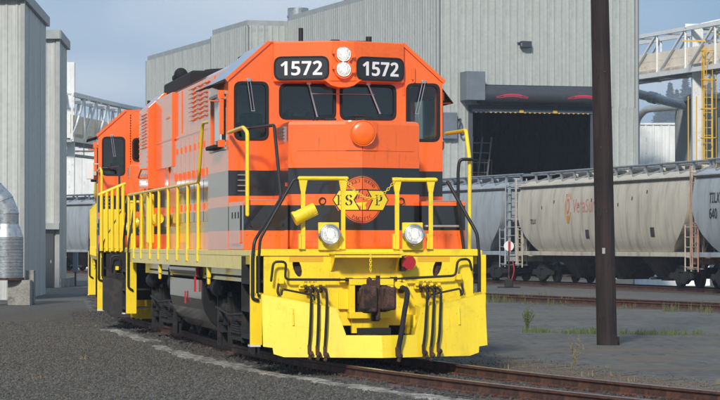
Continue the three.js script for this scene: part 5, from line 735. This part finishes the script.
  for (const y of [4.26, 4.045]) { const d = new THREE.SphereGeometry(0.098, 22, 8, 0, 7, 0, Math.PI / 2); d.rotateX(Math.PI / 2); d.scale(1, 1, 0.25); mesh('headlight_lens', d.translate(cx, y, -2.055), M.lens, cab); mesh('lens_ring', [new THREE.TorusGeometry(0.1, 0.009, 6, 24).translate(cx, y, -2.052), new THREE.TorusGeometry(0.04, 0.004, 5, 18).translate(cx, y, -2.033)], M.chrome, cab); const l = new THREE.PointLight(lin(1, 0.95, 0.85), 0.02); l.position.set(cx, y, -1.96); l.castShadow = true; cab.add(l); }
  each('roof_antenna', [cyl(V(-0.46, 4.46, -2.8), V(-0.46, 4.68, -2.8), 0.035), cyl(V(0.53, 4.46, -2.8), V(0.53, 4.57, -2.8), 0.045)], M.blackPipe, cab); each('roof_plate', [rbox(0.33, 4.475, -2.7, 0.3, 0.04, 0.2, 0.01), rbox(0.0, 4.48, -2.6, 0.14, 0.05, 0.1, 0.02)], M.blackPipe, cab);
  mesh('corner_bracket', [box(1.12, 4.02, -2.48, 0.05, 0.16, 0.03), cyl(V(1.13, 3.9, -2.46), V(1.13, 4.1, -2.46), 0.012), box(0.98, 4.03, -2.485, 0.012, 0.62, 0.02)], M.orange, cab);
  // long hood
  const hw = 1.16, ht = 4.36;
  mesh('hood', ext(poly([[-hw, 1.5], [hw, 1.5], [hw, ht - 0.1], [hw - 0.14, ht], [-hw + 0.14, ht], [-hw, ht - 0.1]]), 10.5, 0.01).translate(0, 0, -15.2), M.livery, R);
  mesh('radiator_section', ext(poly([[-1.35, 1.5], [1.35, 1.5], [1.35, ht - 0.22], [1.05, ht + 0.06], [-1.05, ht + 0.06], [-1.35, ht - 0.22]]), 1.55, 0.01).translate(0, 0, -16.55), M.livery, R);
  for (const s of [-1, 1]) {
    const X = (d) => s * (hw + d);
    for (let k = 0; k < 12; k++) {                                             // engine room doors with handles and hinges
      const u = 5.0 + k * 0.62, tall = k < 3 ? [2.0, 3.35] : [1.95, 3.4];
      const d = mesh('hood_door', rbox(X(0.01), (tall[0] + tall[1]) / 2, -u - 0.3, 0.03, tall[1] - tall[0], 0.57, 0.008), M.livery, R);
      mesh('door_handle', box(X(0.04), 2.75, -u - 0.08, 0.03, 0.13, 0.03), M.orange, d); each('hinge', [box(X(0.035), 3.2, -u - 0.55, 0.02, 0.11, 0.035), box(X(0.035), 2.2, -u - 0.55, 0.02, 0.11, 0.035)], M.orange, d);
    }
    mesh('hood_joint', [span(X(0), X(0.02), 3.44, 3.47, -4.8, -12.5), span(X(0), X(0.015), 1.86, 1.89, -4.8, -15.1), span(X(0), X(0.015), 3.5, 4.24, -6.9, -6.95), span(X(0), X(0.015), 3.5, 4.24, -11.2, -11.25)], M.livery, R);
    const lv = []; for (let r = 0; r < 8; r++) for (let c = 0; c < 3; c++) lv.push(slab([X(0.0), 3.68 + r * 0.075, -7.6 - c * 0.9], [X(0.0), 3.68 + r * 0.075, -8.2 - c * 0.9], [X(0.035), 3.65 + r * 0.075, -8.2 - c * 0.9], [X(0.035), 3.65 + r * 0.075, -7.6 - c * 0.9], s > 0 ? 0.012 : -0.012));
    mesh('louvre', lv, M.livery, R);
    const bx = mesh('filter_box', rbox(X(0.025), 3.62, -13.55, 0.07, 1.32, 2.6, 0.01), M.livery, R);
    mesh('box_seam', [box(X(0.064), 3.45, -13.55, 0.012, 0.03, 2.5), box(X(0.07), 3.85, -12.9, 0.03, 0.03, 0.4)], M.orange, bx);
    mesh('cover_panel', span(X(0.005), X(0.03), 2.25, 2.85, -11.9, -12.9), M.orange, R);
    mesh('blank_panel', span(X(0.005), X(0.025), 1.9, 3.3, -13.1, -15.0), M.livery, R);
    mesh('white_placard', span(X(0.005), X(0.022), 2.72, 3.38, -11.35, -11.75), M.white, R);
    const gr = []; for (let r = 0; r < 11; r++) gr.push(slab([s * 1.352, 3.42 + r * 0.062, -15.3], [s * 1.352, 3.42 + r * 0.062, -16.3], [s * 1.378, 3.4 + r * 0.062, -16.3], [s * 1.378, 3.4 + r * 0.062, -15.3], s > 0 ? 0.012 : -0.012));
    mesh('radiator_grille', gr, M.livery, R);
    const rv = []; for (let k = 0; k < 26; k++) rv.push(box(s * 1.362, 1.8 + k * 0.095, -15.1, 0.012, 0.035, 0.03), box(s * 1.362, 1.8 + k * 0.095, -16.45, 0.012, 0.035, 0.03));
    mesh('rivet_row', rv, M.orange, R);
    mesh('handle_bar', [pipe([[s * 1.36, 3.0, -15.3], [s * 1.44, 3.0, -15.3], [s * 1.44, 2.85, -15.9], [s * 1.36, 2.85, -15.9]], 0.02), rbox(s * 1.4, 2.6, -15.6, 0.1, 0.1, 0.2, 0.03)], M.orange, R);
    // walkway handrail
    const posts = [6.03, 7.38, 8.73, 10.1, 11.5, 12.85, 14.4, 15.7, 16.8];
    for (const u of posts) mesh('handrail_post', [cyl(V(s * 1.53, 1.4, -u), V(s * 1.53, 2.52, -u), 0.032, 0.026, 8), rbox(s * 1.545, 1.42, -u, 0.04, 0.22, 0.13, 0.015)], M.yellow, R);
    mesh('handrail', pipe([[s * 1.5, 3.42, -4.75], [s * 1.56, 3.42, -5.3], [s * 1.56, 2.65, -5.7], [s * 1.53, 2.54, -6.0], [s * 1.53, 2.54, -16.9], [s * 1.53, 2.4, -17.2]], 0.026, { bend: 0.12 }), M.yellow, R);
    mesh('hand_brake_box', [rbox(s * 1.45, 2.05, -13.7, 0.14, 0.9, 0.2, 0.03), cyl(V(s * 1.35, 2.0, -14.0), V(s * 1.35, 2.05, -13.2), 0.1, 0.1, 14)], M.yellow, R);
    mesh('stair_handrail', [pipe([[s * 1.53, 2.5, -16.85], [s * 1.56, 1.7, -17.45], [s * 1.56, 0.8, -17.45]], 0.022), pipe([[s * 1.4, 2.5, -16.7], [s * 1.56, 1.6, -16.55], [s * 1.56, 0.75, -16.55], [s * 1.48, 0.7, -16.55]], 0.022)], M.blackPipe, R);
    // under the deck
    const tk = ext(poly([[-1.4, 1.02], [1.4, 1.02], [1.4, 0.72], [1.36, 0.55], [1.25, 0.36], [1.08, 0.22], [0.85, 0.16], [-0.85, 0.16], [-1.08, 0.22], [-1.25, 0.36], [-1.36, 0.55], [-1.4, 0.72]]), 4.3, 0.02);
    if (s < 0) { mesh('fuel_tank', tk.translate(0, 0, -10.95), M.blackPaint, R); }
    mesh('air_reservoir', [cyl(V(s * 1.3, 1.175, -6.95), V(s * 1.3, 1.175, -10.7), 0.145, 0.145, 20), new THREE.SphereGeometry(0.145, 16, 8).scale(1, 1, 0.4).translate(s * 1.3, 1.175, -6.95), new THREE.SphereGeometry(0.145, 16, 8).scale(1, 1, 0.4).translate(s * 1.3, 1.175, -10.7)], M.blackPaint, R);
    mesh('fuel_cutoff', [box(s * 1.44, 1.15, -6.9, 0.04, 0.14, 0.1), box(s * 1.44, 0.95, -7.15, 0.03, 0.24, 0.05), box(s * 1.42, 0.72, -8.6, 0.02, 0.2, 0.06)], M.red, R);
    mesh('pipe_run', [pipe([[s * 1.36, 1.1, -5.7], [s * 1.36, 0.95, -6.4], [s * 1.2, 0.6, -6.8]], 0.025), pipe([[s * 1.34, 1.12, -2.6], [s * 1.34, 1.12, -6.6]], 0.02), pipe([[s * 1.34, 1.12, -11.0], [s * 1.34, 1.12, -14.6]], 0.02), box(s * 1.25, 1.05, -6.3, 0.2, 0.3, 0.4), box(s * 1.25, 1.0, -11.5, 0.2, 0.35, 0.35)], M.under, R);
    for (const u of [5.0, 11.6]) mesh('lifting_lug', [rbox(s * 1.5, 1.16, -u, 0.06, 0.18, 0.14, 0.02), rbox(s * 1.5, 1.04, -u, 0.05, 0.14, 0.09, 0.03)], M.yellow, R);
  }
  // roof equipment
  mesh('radiator_hatch', [rbox(0, ht + 0.12, -13.4, 2.0, 0.26, 4.2, 0.05), ...[0, 1].map((k) => cyl(V(0, ht + 0.24, -12.4 - k * 1.8), V(0, ht + 0.33, -12.4 - k * 1.8), 0.66, 0.62, 24)), rbox(-0.9, ht + 0.3, -14.3, 0.14, 0.12, 0.3, 0.05), new THREE.SphereGeometry(0.13, 12, 8).translate(-0.85, ht + 0.34, -14.0)], M.rubber, R);
  mesh('exhaust_stack', [rbox(0, ht + 0.08, -8.8, 0.7, 0.24, 0.5, 0.04), rbox(-0.7, ht + 0.05, -5.6, 0.5, 0.12, 0.5, 0.03)], M.rubber, R);
  makeLocoTruck(R, -3.75); makeLocoTruck(R, -13.0);
  return R;
}
makeLocomotive('locomotive', 'orange black and yellow locomotive numbered 1572 with yellow plow in front', [0.12, RAIL, -36], HEAD, { number: '1572' });
const second = makeLocomotive('locomotive', 'second orange locomotive coupled behind, only its cab edge and yellow railing showing', [-3.78, RAIL, -55.4], 6.4 * Math.PI / 180, { number: null, brow: 0.6, pilot: M.under });
{ const m = mesh('mirror', [rbox(-1.72, 3.16, -2.45, 0.16, 0.38, 0.04, 0.02), pipe([[-1.55, 3.3, -2.5], [-1.72, 3.3, -2.47]], 0.012)], M.white, second);
  for (let k = 0; k < 5; k++) mesh('handrail_post', [cyl(V(-1.52 + k * 0.11, 1.45, 0.06), V(-1.52 + k * 0.11, 2.62 + k * 0.045, 0.06), 0.038, 0.034, 8)], M.yellow, second); mesh('handrail', pipe([[-1.56, 2.6, 0.06], [-1.05, 2.82, 0.06]], 0.035), M.yellow, second); mesh('gate_panel', span(-1.5, -1.06, 1.5, 2.3, 0.02, 0.045), M.yellow, second);
  mesh('rivet_row', [...Array(30).keys()].map((k) => box(-0.86, 2.75 + k * 0.055, -2.496, 0.02, 0.03, 0.012)), M.rubber, second); }
renderer.render(scene, camera);
